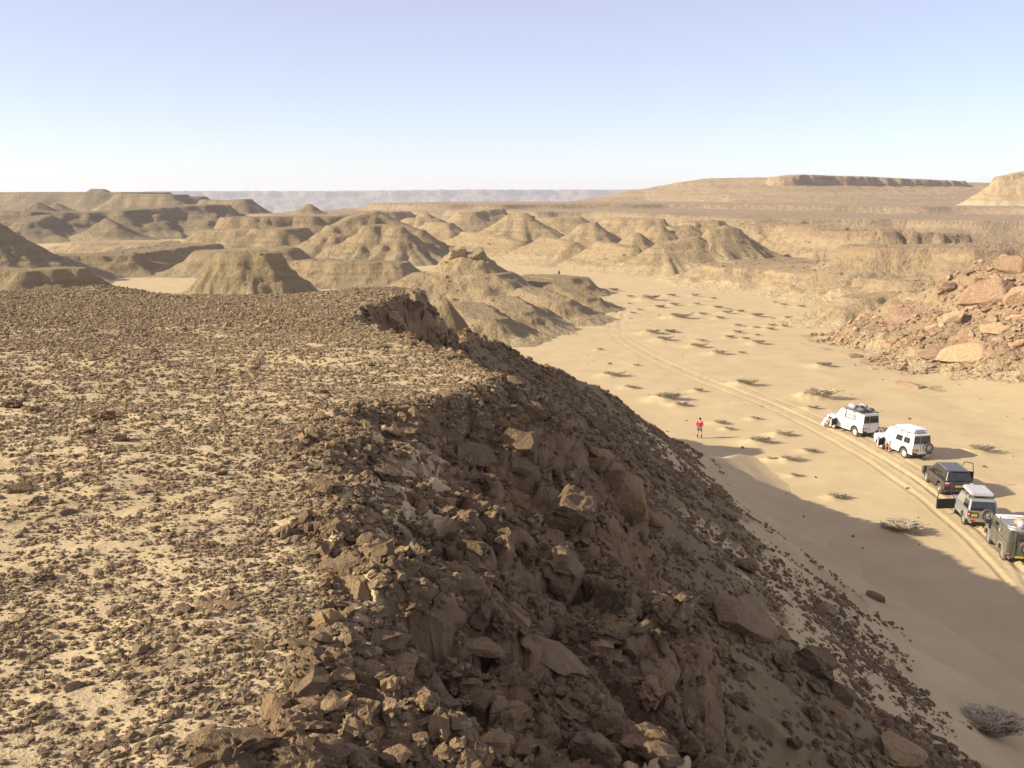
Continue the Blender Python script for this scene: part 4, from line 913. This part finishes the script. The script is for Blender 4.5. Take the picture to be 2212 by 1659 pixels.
def troopy(name, label, pc, heading, kind):
    hw, wb, R = .845, 2.98, .40; c = make_car(name, label, pc, heading, 1.46)
    poly = [(-1.02, .50), (-1.02, 1.20), (3.05, 1.22), (3.78, 1.16), (3.86, .95), (3.84, .55), (3.5, .5)]+arc(wb, .50, .46)+[(2.42, .42), (.62, .42)]+arc(0, .50, .46)+[(-.62, .5)]
    bd = lower(c, PW, poly, hw)
    g = House(-1.02, 2.78, -.98, 2.10, hw-.005, hw-.09, 1.17, 2.06); cb = g.build(c, PW, .06)
    cut(bd, [box(1.42, 2.45, .18, 1.2, .52, 1.30)]); cut(cb, [box(1.42, 2.20, .18, 1.2, 1.10, 1.92)])
    cab_inside(c, 1.35, 2.5, hw, .62, 1.5)
    bbox('dashboard', (2.5, 2.62, -.7, .7, .95, 1.25), INT, c)
    open_door(c, 2.50, 1, 1.02, .50, 1.16, 1.88, 62, PW, hw)
    g.pane('rear_window', 'rear', .06, .40, .16, .84, GLS, c); g.pane('rear_window', 'rear', .44, .95, .16, .84, GLS, c)
    g.pane('windscreen', 'front', .07, .93, .12, .90, GLS, c); g.pane('side_window', 'R', .70, .9, .18, .86, GLS, c, skew=.06)
    for s in (1, -1):
        for xx, r_ in ((0, 1), (wb, 1)): wheel(c, 'wheel', (xx, s*.73, R), R, .24, RIMW if kind != 1 else RIMW, s)
        for xx in (0, wb):
            a = arc(xx, .53, .46, 11); b = arc(xx, .46, .46, 11)[::-1]; v, f = prism(a+b, s*(hw-.02), s*(hw+.05)); from_bm('wheel_arch_trim', bm_of(v, f), BLK, c)
    boxes('door_seam', [(-1.026, -1.021, .115, .135, .62, 2.0)], BLK, c)
    lights(c, -1.02, hw, .62, .95, .13)
    boxes('bumper', [(-1.12, -1.03, .45, .86, .50, .62), (-1.12, -1.03, -.86, -.45, .50, .62)], BLK, c); bbox('front_bumper', (3.86, 4.0, -.86, .86, .5, .68), MET, c)
    snorkel_mirror(c, 2.55, hw, 1.3, -1); tube('exhaust', [(-.9, -.5, .42), (-1.1, -.52, .42)], .035, MET, c)
    bbox('step', (.72, 1.35, hw-.02, hw+.06, .38, .43), BLK, c); bbox('chassis', (-.95, 3.5, -.45, .45, .34, .49), BLK, c, 0)
    if kind == 0:       # rack, luggage and a sand ladder
        rk = tube('roof_rack', [(-.95, .78, 2.16), (1.55, .78, 2.16), (1.55, -.78, 2.16), (-.95, -.78, 2.16), (-.95, .78, 2.16)], .025, BLK, c)
        boxes('rack_slats', [(x_, x_+.06, -.77, .77, 2.13, 2.15) for x_ in np.arange(-.9, 1.5, .28)], BLK, rk); boxes('rack_feet', [(x_, x_+.05, s*.78-.02, s*.78+.02, 1.98, 2.14) for x_ in (-.8, .3, 1.4) for s in (1, -1)], BLK, rk)
        # sand ladder on the flank
        ld = boxes('sand_ladder', [(.0, 1.35, hw+.03, hw+.06, zz, zz+.06) for zz in (1.40, 1.74)]+[(x_, x_+.05, hw+.03, hw+.06, 1.46, 1.74) for x_ in np.linspace(.0, 1.3, 8)], MET, c); ld.rotation_euler = (0, 0, 0)
        boxes('ladder_strap', [(x_, x_+.04, hw-.03, hw+.028, 1.4, 2.1) for x_ in (.06, 1.25)], BLK, c)
        bbox('rear_badge_panel', (-1.03, -1.021, .25, .68, .80, .92), PGR, c, 0)
    else:               # roof tent and number plate, side windows, spare wheel
        for u0, u1 in ((.30, .52), (.57, .78)): g.pane('side_window', 'L', 1-u1-.12, 1-u0-.12, .12, .62, GLS, c)
        boxes('rack_bar', [(x_, x_+.05, -.82, .82, 2.10, 2.13) for x_ in (-.3, .5, 1.3)]+[(x_, x_+.03, s*.80-.02, s*.80+.02, 1.75, 2.13) for x_ in (-.3, .5, 1.3) for s in (1, -1)], BLK, c)
        t_ = from_bm('roof_tent', bm_of([(-.80, -.68, 2.15), (-.80, .68, 2.15), (1.62, -.66, 2.15), (1.62, .66, 2.15), (-.70, -.60, 2.42), (-.70, .60, 2.42), (1.45, -.58, 2.36), (1.45, .58, 2.36)],
                                     [(0, 1, 3, 2), (4, 6, 7, 5), (0, 2, 6, 4), (1, 5, 7, 3), (0, 4, 5, 1), (2, 3, 7, 6)], .07, 3), PW, c)
        boxes('lettering', [(-.792, -.774, .36-.075*k, .36-.075*k+.05, 2.25, 2.33) for k in range(10)], BLUP, t_)
        bbox('sand_board', (.35, 1.40, hw+.01, hw+.05, .92, 1.22), PGR, c, .01)
        boxes('board_ribs', [(.36, 1.39, hw+.051, hw+.062, zz, zz+.03) for zz in (.97, 1.05, 1.13)], PW, c)
        plate(c, -1.022, .28, .60, .72, .93, 1); sw = wheel(c, 'spare_wheel', (-1.18, -.48, 1.02), R*.95, .22, RIMS, 1); sw.rotation_euler = (0, 0, math.pi/2)
        bbox('mud_flap', (-1.05, -1.03, -.62, -.40, .30, .52), PGR, c, 0); bbox('wheel_light', (-1.32, -1.29, -.54, -.42, 1.30, 1.38), RED, c, 0)
    return c
def estate(name, label, pc, heading):
    hw, wb, R = .97, 2.85, .39; c = make_car(name, label, pc, heading, 1.66)
    poly = [(-1.05, .52), (-1.12, .80), (-1.06, 1.16), (2.85, 1.14), (3.45, 1.08), (3.72, .92), (3.76, .55), (3.5, .48)]+arc(wb, .49, .44)+[(2.3, .40), (.6, .40)]+arc(0, .49, .44)+[(-.6, .48)]
    lower(c, PB, poly, hw, .08); g = House(-1.05, 2.55, -.72, 1.62, hw-.04, hw-.24, 1.12, 1.84); g.build(c, PB, .10)
    g.pane('rear_window', 'rear', .10, .90, .14, .84, GLS, c); g.pane('windscreen', 'front', .1, .9, .1, .9, GLS, c)
    for s in ('L', 'R'):
        for u0, u1, sk in ((.06, .30, 0), (.33, .58, 0), (.61, .90, .10)): g.pane('side_window', s, u0, u1, .12, .80, GLS, c, skew=sk)
    for s in (1, -1):
        for xx in (0, wb): wheel(c, 'wheel', (xx, s*.83, R), R, .27, RIMS, s)
        bbox('rear_lamp', (-1.15, -.98, s*.80-.13, s*.80+.13, .86, 1.02), RED, c, .02); bbox('rear_lamp_top', (-1.13, -.98, s*.80-.12, s*.80+.12, 1.03, 1.10), CLR, c, .01)
        bbox('side_step', (.6, 2.2, s*(hw-.04)-.03, s*(hw-.04)+.08, .36, .42), BLK, c)
    bbox('bumper', (-1.22, -1.08, -.95, .95, .50, .68), PB, c, .04); plate(c, -1.10, -.26, .26, .80, .93); bbox('spoiler', (-.86, -.62, -.62, .62, 1.80, 1.86), PB, c, .02)
    boxes('roof_rail', [(-.5, 1.4, s*.68-.02, s*.68+.02, 1.845, 1.885) for s in (1, -1)], MET, c)
    boxes('tailgate_strip', [(-1.135, -1.1, -.5, .5, 1.0, 1.03)], BLK, c)
    snorkel_mirror(c, 2.15, hw, 1.18, 1); open_door(c, 2.25, -1, 1.05, .45, 1.14, 1.78, 62, PB, hw, .3); return c
def wagon(name, label, pc, heading):
    hw, wb, R = .90, 2.40, .41; c = make_car(name, label, pc, heading, 1.60)
    poly = [(-.90, .60), (-.92, 1.16), (2.35, 1.16), (3.10, 1.12), (3.25, .98), (3.25, .55), (3.0, .52)]+arc(wb, .52, .48)+[(1.82, .46), (.65, .46)]+arc(0, .52, .48)+[(-.62, .58)]
    bd = lower(c, PS, poly, hw, .05); g = House(-.90, 2.18, -.74, 1.55, hw-.04, hw-.17, 1.13, 1.86); cb = g.build(c, PS, .07)
    cut(bd, [box(.72, 2.05, .2, 1.3, .56, 1.3)]); cut(cb, [box(.78, 1.80, .2, 1.3, 1.05, 1.74)]); cab_inside(c, .70, 2.0, hw, .62, 1.5)
    open_door(c, 2.02, 1, 1.28, .50, 1.14, 1.76, 72, PB, hw, .2)
    g.pane('rear_window', 'rear', .07, .93, .10, .82, GLS, c); g.pane('windscreen', 'front', .08, .92, .1, .9, GLS, c)
    g.pane('side_window', 'L', .06, .42, .12, .80, GLS, c); g.pane('side_window', 'R', .06, .42, .12, .80, GLS, c); g.pane('side_window', 'R', .48, .86, .12, .80, GLS, c, skew=.06)
    for s in (1, -1):
        for xx in (0, wb):
            wheel(c, 'wheel', (xx, s*.80, R), R, .27, RIMS, s)
            a = arc(xx, .56, .48, 11); b = arc(xx, .48, .48, 11)[::-1]; v, f = prism(a+b, s*(hw-.02), s*(hw+.06)); from_bm('wheel_arch_trim', bm_of(v, f), PS, c)
    lights(c, -.92, hw-.02, .82, 1.14, .13); bbox('bumper', (-1.10, -.93, -.86, .86, .52, .70), PS, c, .03); plate(c, -.925, .34, .66, .80, .98, 2)
    bbox('plate_recess', (-.930, -.915, .28, .72, .76, 1.08), BLK, c, 0)
    sw = wheel(c, 'spare_wheel', (-1.07, -.22, .98), .39, .24, RIMS, 1); sw.rotation_euler = (0, 0, math.pi/2)
    boxes('bumper_lamp', [(-1.11, -1.101, .52, .76, .56, .66), (-1.11, -1.101, -.76, -.52, .56, .66)], RED, c); bbox('mud_flap', (-.62, -.6, .70, .95, .28, .55), BLK, c, 0)
    boxes('rack_bar', [(x_, x_+.05, -.72, .72, 1.91, 1.95) for x_ in (-.3, .5, 1.1)]+[(x_, x_+.04, s*.70-.02, s*.70+.02, 1.80, 1.92) for x_ in (-.3, .5, 1.1) for s in (1, -1)], BLK, c)
    t_ = bbox('roof_tent', (-.55, 1.62, -.66, .66, 1.96, 2.20), PGR, c, .06)
    boxes('tent_ribs', [(-.42, 1.5, yy, yy+.05, 2.195, 2.215) for yy in (-.42, -.14, .14, .40)], PGR, t_); bbox('tent_seam', (-.556, 1.626, -.666, .666, 2.02, 2.035), BLK, t_, 0)
    snorkel_mirror(c, 1.7, hw, 1.2, -1); bbox('red_rucksack', (-.68, -.45, .25, .55, 1.18, 1.45), REDC, c, .04); return c
def defender(name, label, pc, heading):
    hw, wb, R = .88, 2.79, .41; c = make_car(name, label, pc, heading, 1.49)
    poly = [(-.98, .62), (-.98, 1.30), (2.45, 1.30), (2.55, 1.22), (3.40, 1.16), (3.42, .62), (3.3, .58)]+arc(wb, .52, .50)+[(2.2, .52), (.62, .52)]+arc(0, .52, .50)+[(-.62, .60)]
    lower(c, PG, poly, hw, .03); g = House(-.98, 2.42, -.96, 2.18, hw-.01, hw-.12, 1.28, 1.98); g.build(c, PG, .04); bbox('roof_panel', (-.94, 2.14, -.74, .74, 1.99, 2.03), PW, c, .015)
    g.pane('rear_window', 'rear', .30, .70, .20, .80, GLS, c); g.pane('windscreen', 'front', .06, .94, .15, .9, GLS, c)
    for s in ('L', 'R'): g.pane('side_window', s, .62, .86, .15, .75, GLS, c)
    boxes('belt_strip', [(-.9, 2.3, s*(hw+.002)-.006, s*(hw+.002)+.006, 1.235, 1.265) for s in (1, -1)], MET, c)
    for s in (1, -1):
        for xx in (0, wb):
            wheel(c, 'wheel', (xx, s*.745, R), R, .24, RIMS, s)
            a = arc(xx, .57, .50, 11); b = arc(xx, .49, .50, 11)[::-1]; v, f = prism(a+b, s*(hw-.02), s*(hw+.08)); from_bm('wheel_arch_trim', bm_of(v, f), PS if s > 0 else PG, c)
        bbox('rear_corner', (-.99, -.95, s*(hw-.09)-.09, s*(hw-.09)+.09, .66, 1.24), PG, c, .01)
    lights(c, -.98, hw, .68, .78, .16); bbox('bumper', (-1.12, -.99, -.85, .85, .52, .64), PG, c, .02); plate(c, -1.122, .05, .45, .53, .63)
    sw = wheel(c, 'spare_wheel', (-1.13, -.10, 1.10), .41, .24, RIMS, 1); sw.rotation_euler = (0, 0, math.pi/2)
    boxes('door_seam', [(x_, x_+.02, hw+.001, hw+.006, .62, 1.9) for x_ in (1.05, 1.95)]+[(-.986, -.981, .40, .42, .65, 1.9)], BLK, c); bbox('door_badge', (.45, .62, hw+.004, hw+.012, 1.52, 1.66), YEL, c, 0)
    rk = tube('roof_rack', [(-.95, .80, 2.22), (1.0, .80, 2.22), (1.0, -.80, 2.22), (-.95, -.80, 2.22), (-.95, .80, 2.22)], .022, MET, c)
    tube('rack_rail', [(-.95, .80, 2.10), (1.0, .80, 2.10), (1.0, -.80, 2.10), (-.95, -.80, 2.10), (-.95, .80, 2.10)], .022, MET, rk)
    boxes('rack_posts', [(x_, x_+.03, s*.80-.015, s*.80+.015, 1.92, 2.22) for x_ in np.linspace(-.9, .95, 6) for s in (1, -1)]+[(-.965, -.935, y_, y_+.03, 2.06, 2.22) for y_ in np.linspace(-.7, .7, 7)], MET, rk)
    bbox('rack_floor', (-.93, .98, -.78, .78, 2.06, 2.085), MET, rk, 0)
    tube('rear_ladder', [(-1.06, .62, .8), (-1.06, .62, 2.0)], .02, BLK, c); snorkel_mirror(c, 2.1, hw, 1.5, 1); tube('snorkel', [(2.3, hw+.06, 1.1), (2.3, hw+.06, 1.9)], .05, BLK, c); return c
def px3(zx, zy, x0, y0, k): return ((x0+zx*k)*2212/3264, (y0+zy*k)*2212/3264)
car1 = troopy('off_road_car', 'white off-roader with bags and a rack on its roof, front door open', px3(1010, 1025, 2580, 1240, .14467), -18, 0)
car2 = troopy('off_road_car', 'white off-roader with a white roof tent and a spare wheel behind', px3(970, 1235, 2760, 1300, .12658), -15, 1)
car3 = estate('off_road_car', 'black estate off-roader with its right front door open', px3(490, 915, 2920, 1430, .15672), 5)
car4 = wagon('off_road_car', 'silver short off-roader with a ribbed grey roof tent and open left door', px3(980, 1530, 2920, 1430, .15672), 11)
car5 = defender('off_road_car', 'dark green boxy off-roader with a loaded roof rack and white roof', px3(730, 1310, 3064, 1550, .18083), 11)
# luggage rests on the racks: things of their own, placed in the car's axes
bpy.context.view_layer.update()
def on_car(car, name, v, f, mat, label, cat, group, bev=.06):
    o = from_bm(name, bm_of(v, f, bev, 3), mat, None, True); o.matrix_world = car.matrix_world.copy(); tag(o, label, cat, group); return o
LG = 'luggage on the roof racks'
def roll(x, y0, y1, z, r, n=12): return prism([(x+r*math.cos(6.283*k/n), z+r*math.sin(6.283*k/n)) for k in range(n)], y0, y1)
def roll_x(x0, x1, y, z, r, n=12):
    p = [(y+r*math.cos(6.283*k/n), z+r*math.sin(6.283*k/n)) for k in range(n)]; v = [(x0, a, b) for a, b in p]+[(x1, a, b) for a, b in p]
    return v, [tuple(range(n)), tuple(range(2*n-1, n-1, -1))]+[(i, (i+1) % n, n+(i+1) % n, n+i) for i in range(n)]
on_car(car1, 'duffel_bag', *roll_x(.55, 1.35, .42, 2.40, .22), BAGS, 'silver and plum roll bag at the front of the roof rack', 'bag', LG, .04)
on_car(car1, 'bag_end', *roll_x(.42, .545, .42, 2.40, .20), BAGP, 'plum round bag behind the silver roll bag', 'bag', LG, .03)
on_car(car1, 'duffel_bag', *roll_x(.15, .85, -.30, 2.42, .23), BAGS, 'pale roll bag on the right of the roof rack', 'bag', LG, .04)
on_car(car1, 'holdall', *box(-.45, .30, -.02, .62, 2.16, 2.45), BAGG, 'dark grey holdall lying in the middle of the roof rack', 'bag', LG, .08)
on_car(car1, 'blue_sack', *box(.1, .5, -.05, .35, 2.46, 2.58), BAGB, 'small blue sack on top of the dark grey holdall', 'bag', LG, .05)
on_car(car1, 'holdall', *box(-.55, .1, -.70, -.12, 2.16, 2.40), BAGG, 'black holdall on the right rear of the roof rack', 'bag', LG, .08)
on_car(car5, 'jerry_can', *box(-.80, -.60, -.05, .35, 2.09, 2.50), PGR, 'grey can standing on the rack of the dark green car', 'can', LG, .04)
on_car(car5, 'jerry_can', *box(-.80, -.60, -.42, -.12, 2.09, 2.45), REDC, 'red can on the rack of the dark green car', 'can', LG, .04)
on_car(car5, 'rope_bundle', *box(-.5, .2, -.4, .35, 2.09, 2.42), OCB, 'ochre bundle behind the cans on the rack', 'bundle', LG, .1)
# ------------------------------------------------------------------ people (local axes: x to the right, y forward, z up)
SKIN = paint('skin', (.50, .30, .20), .6, .3, dust=0); SKT = paint('tanned_skin', (.40, .20, .12), .6, .3, dust=0); HAIRB = paint('brown_hair', (.10, .06, .035), .8, dust=0); HAIRD = paint('dark_hair', (.03, .025, .02), .8, dust=0)
CRED = paint('red_cloth', (.52, .02, .035), .85, .1, dust=0); CGR = paint('grey_cloth', (.17, .14, .15), .9, .1, dust=.1); CWH = paint('white_cloth', (.78, .77, .76), .9, .1, dust=0); CLT = paint('pale_cloth', (.60, .58, .60), .9, .1, dust=0)
CDK = paint('dark_cloth', (.035, .045, .05), .9, .1, dust=.05); SOCK = paint('dark_socks', (.04, .03, .03), .9, .1, dust=0); SHOE = paint('brown_shoes', (.16, .11, .07), .8, .1)
def skin(name, J, E, root, mat, parent, sub=2):
    keys = list(J); me = bpy.data.meshes.new(name); me.from_pydata([J[k][0] for k in keys], [(keys.index(a), keys.index(b)) for a, b in E], [])
    o = bpy.data.objects.new(name, me); C.objects.link(o); o.modifiers.new('s', 'SKIN')
    for i, k in enumerate(keys):
        r = J[k][1]; r = (r, r) if not isinstance(r, tuple) else r
        me.skin_vertices[0].data[i].radius = r; me.skin_vertices[0].data[i].use_root = (k == root)
    o.modifiers.new('u', 'SUBSURF').levels = sub
    dg = bpy.context.evaluated_depsgraph_get(); m2 = bpy.data.meshes.new_from_object(o.evaluated_get(dg)); m2.name = name; bpy.data.objects.remove(o)
    m2.materials.clear(); m2.materials.append(mat); m2.polygons.foreach_set('use_smooth', [True]*len(m2.polygons))
    return link(bpy.data.objects.new(name, m2), parent)
def person(label, loc, rz, J, shirt, shorts, socks, hair, skinmat, sleeve='full', legs='bare', shoes=True):
    p = empty('person', loc, rz); tag(p, label, 'person')
    E = [('pel', 'spi'), ('spi', 'che'), ('che', 'nec'), ('nec', 'chin'), ('chin', 'head'), ('che', 'shL'), ('shL', 'elL'), ('elL', 'wrL'), ('wrL', 'haL'), ('che', 'shR'), ('shR', 'elR'), ('elR', 'wrR'), ('wrR', 'haR'),
         ('pel', 'hiL'), ('hiL', 'knL'), ('knL', 'caL'), ('caL', 'anL'), ('anL', 'toL'), ('pel', 'hiR'), ('hiR', 'knR'), ('knR', 'caR'), ('caR', 'anR'), ('anR', 'toR')]
    for s in 'LR':
        k = Vector(J['kn'+s]); a = Vector(J['an'+s]); J['ca'+s] = tuple(k.lerp(a, .35)); sh = Vector(J['sh'+s])
    rad = dict(pel=(.13, .11), spi=(.125, .10), che=(.145, .11), nec=.055, chin=.075, head=.095, shL=.065, shR=.065, elL=.045, elR=.045, wrL=.03, wrR=.03, haL=.036, haR=.036, hiL=.088, hiR=.088, knL=.06, knR=.06, caL=.062, caR=.062, anL=.04, anR=.04, toL=.038, toR=.038)
    body = skin('body', {k: (v, rad[k]) for k, v in J.items()}, E, 'pel', skinmat, p)
    def sub(name, ks, Es, f, mat, root): return skin(name, {k: (J[k], (rad[k][0]*f, rad[k][1]*f) if isinstance(rad[k], tuple) else rad[k]*f) for k in ks}, Es, root, mat, p)
    Js = dict(J)
    tor = ['pel', 'spi', 'che', 'shL', 'elL', 'shR', 'elR']; Et = [('pel', 'spi'), ('spi', 'che'), ('che', 'shL'), ('shL', 'elL'), ('che', 'shR'), ('shR', 'elR')]
    if sleeve == 'full': tor += ['wrL', 'wrR']; Et += [('elL', 'wrL'), ('elR', 'wrR')]
    sub('shirt', tor, Et, 1.22, shirt, 'che')
    lg = ['pel', 'hiL', 'hiR']; El = [('pel', 'hiL'), ('pel', 'hiR')]
    for s in 'LR':
        h = Vector(J['hi'+s]); k = Vector(J['kn'+s]); J['th'+s] = tuple(h.lerp(k, .72)); rad['th'+s] = .085
        if legs == 'bare': lg.append('th'+s); El.append(('hi'+s, 'th'+s))
        else: lg += ['kn'+s, 'an'+s]; El += [('hi'+s, 'kn'+s), ('kn'+s, 'an'+s)]
    sub('shorts' if legs == 'bare' else 'trousers', lg, El, 1.24, shorts, 'pel')
    for s in 'LR':
        if socks: sub('sock', ['ca'+s, 'an'+s], [('ca'+s, 'an'+s)], 1.12, socks, 'ca'+s)
        if shoes: sub('shoe', ['an'+s, 'to'+s], [('an'+s, 'to'+s)], 1.28, SHOE, 'an'+s)
        # fingers and thumb
        h = Vector(J['ha'+s]); w = Vector(J['wr'+s]); d = (h-w).normalized(); u = d.cross(Vector((0, 0, 1)));  u = u.normalized() if u.length > .01 else Vector((1, 0, 0)); n = u.cross(d)
        fg = []
        bm = bmesh.new()
        for k, (off, ln) in enumerate(((-.027, .062), (-.009, .075), (.009, .072), (.026, .055), (-.036, .045))):
            b0 = h+u*off+d*(.01 if k < 4 else -.03); dd_ = d if k < 4 else (d-u*.9).normalized()
            ptsf = [b0, b0+dd_*ln*.5-n*.004, b0+dd_*ln*.95-n*.025]
            for a_, c_ in zip(ptsf[:-1], ptsf[1:]):
                q = (c_-a_).to_track_quat('Z', 'Y'); rings = [[bm.verts.new(x_+q @ Vector((.0095*math.cos(t_), .0095*math.sin(t_), 0))) for t_ in (0, 1.57, 3.14, 4.71)] for x_ in (a_, c_)]
                for m in range(4): bm.faces.new((rings[0][m], rings[0][(m+1) % 4], rings[1][(m+1) % 4], rings[1][m]))
                bm.faces.new(rings[1])
        from_bm('fingers', bm, skinmat, p, True)
    # head: hair cap, ears, nose, eyes
    hd = Vector(J['head']); ch = Vector(J['chin']); up = (hd-ch).normalized(); fw = Vector(J.get('_f', (0, 1, 0)))
    bm = bmesh.new(); bmesh.ops.create_icosphere(bm, subdivisions=3, radius=.108)
    for v in bm.verts: v.co.y *= 1.12
    for v in [v for v in bm.verts if v.co.z < -.02 and v.co.y > -.03 or v.co.y > .055 and v.co.z < .045]: v.co *= .82
    hr = from_bm('hair', bm, hair, p, True); hr.location = hd+up*.015; hr.rotation_mode = 'QUATERNION'; hr.rotation_quaternion = up.to_track_quat('Z', 'Y') if abs(up.z) < .9 else Vector((0, 0, 1)).to_track_quat('Z', 'Y')
    rt = fw.cross(up).normalized(); fw2 = up.cross(rt).normalized()
    def blob(name, c, r, mat):
        b_ = bmesh.new(); bmesh.ops.create_icosphere(b_, subdivisions=1, radius=r); o = from_bm(name, b_, mat, p, True); o.location = c; return o
    for s in (-1, 1): blob('ear', hd-up*.03+rt*s*.10, .025, skinmat); blob('eye', hd-up*.02+rt*s*.035+fw2*.088, .012, HAIRD)
    blob('nose', hd-up*.05+fw2*.102, .018, skinmat); blob('mouth', hd-up*.09+fw2*.085, .016, REDC)
    return p
def ground(px, py): return hit(px, py, land, 12, 330, 3000)
def stand(x=0.0, lean=0.0):
    return dict(pel=(0, 0, .95), spi=(0, .01+lean*.3, 1.12), che=(0, .02+lean*.7, 1.34), nec=(0, .02+lean, 1.50), chin=(0, .045+lean*1.1, 1.57), head=(0, .05+lean*1.15, 1.66), shL=(-.19, .01+lean*.9, 1.42), shR=(.19, .01+lean*.9, 1.42),
                elL=(-.27, -.03, 1.14), elR=(.27, -.03, 1.14), wrL=(-.16, .20, 1.05), wrR=(.16, .20, 1.05), haL=(-.09, .26, 1.06), haR=(.09, .26, 1.06), hiL=(-.10, 0, .90), hiR=(.10, 0, .90),
                knL=(-.14, .02, .50), knR=(.13, .03, .50), anL=(-.17, -.04, .09), anR=(.16, -.02, .09), toL=(-.20, .14, .05), toR=(.20, .16, .05))
p = ground(699.3*KV, 438.6*KV)
person('person in a red jacket and grey shorts standing by the mesa nose', p, -.35, stand(), CRED, CGR, SOCK, HAIRD, SKIN)
# leaning into the second white car
p = ground(887.3*KV, 452.2*KV); J = stand(); J.update(pel=(0, 0, .93), spi=(.02, .08, 1.08), che=(.04, .24, 1.24), nec=(.05, .36, 1.36), chin=(.05, .42, 1.39), head=(.05, .49, 1.43), shL=(-.14, .26, 1.33), shR=(.24, .28, 1.30), elL=(-.20, .50, 1.18), elR=(.32, .52, 1.14), wrL=(-.14, .70, 1.22), wrR=(.28, .74, 1.16),
    haL=(-.13, .79, 1.23), haR=(.27, .83, 1.16), knL=(-.12, .05, .50), anL=(-.13, -.02, .09), toL=(-.14, .16, .05), knR=(.13, -.08, .52), anR=(.16, -.30, .10), toR=(.17, -.12, .05))
person('person in a white shirt and shorts leaning into the open door', p, math.radians(-28), J, CWH, CLT, None, HAIRB, SKT, 'short')
# crouching at the front wheel of the first white car
p = ground(824.6*KV, 427.6*KV); J = stand(); J.update(pel=(0, -.10, .34), spi=(0, -.05, .50), che=(0, .12, .72), nec=(0, .26, .84), chin=(0, .33, .86), head=(0, .40, .89), shL=(-.18, .14, .78), shR=(.18, .14, .78), elL=(-.22, .38, .56), elR=(.22, .40, .56), wrL=(-.12, .62, .50), wrR=(.12, .64, .50), haL=(-.10, .71, .49), haR=(.10, .73, .49),
    hiL=(-.12, -.06, .34), hiR=(.12, -.06, .34), knL=(-.20, .34, .52), knR=(.20, .34, .50), anL=(-.16, .04, .09), anR=(.16, .04, .09), toL=(-.17, .24, .05), toR=(.17, .24, .05))
person('person in a white shirt crouching at the front wheel', p, math.radians(-75), J, CWH, CLT, None, HAIRB, SKT, 'short')
x_, y_, z_ = P(559*KV, 272.8*KV, 248); z_ = float(land(np.array([x_]), np.array([y_]))[0])
person('far person in dark clothes standing beyond the rounded mound', (x_, y_, z_), .6, stand(), CDK, CDK, None, HAIRD, SKIN, 'full', 'long')
def build_floor():
    rr_ = np.concatenate([np.geomspace(16, 50, 90)[:-1], np.geomspace(50, 110, 290)[:-1], np.geomspace(110, 320, 170)[:-1], np.geomspace(320, 16000, 80)])
    fx, fy = polar(-40, 44, 640, rr_)
    fz = floor_z(fx, fy)+track_z(fx, fy)
    zero = np.zeros(fx.shape)
    far = sstep(900, 2500, np.hypot(fx, fy))
    o = grid_object('wadi_floor', fx, fy, fz, ground_material('wadi_sand', .8, True), attrs={'rock': zero, 'earth': far*.5})
    tag(o, 'pale sand floor of the wadi reaching to the horizon', 'sand', kind='structure')
build_floor()
# ------------------------------------------------------------------ dusty air
hz_m = bpy.data.materials.new('dusty_air'); hz_m.use_nodes = True; t = hz_m.node_tree; t.nodes.clear()
out = t.nodes.new('ShaderNodeOutputMaterial'); pv = t.nodes.new('ShaderNodeVolumePrincipled'); pv.inputs['Color'].default_value = (.80, .86, 1.0, 1)
pv.inputs['Density'].default_value = 1.35e-4; pv.inputs['Anisotropy'].default_value = .1; t.links.new(pv.outputs[0], out.inputs['Volume'])
zb = -1200.0
hz = mk('haze', *box(-16500, 16500, -300, 17000, zb, 110.0), hz_m); tag(hz, 'pale dusty air over the whole desert', 'haze', kind='stuff')
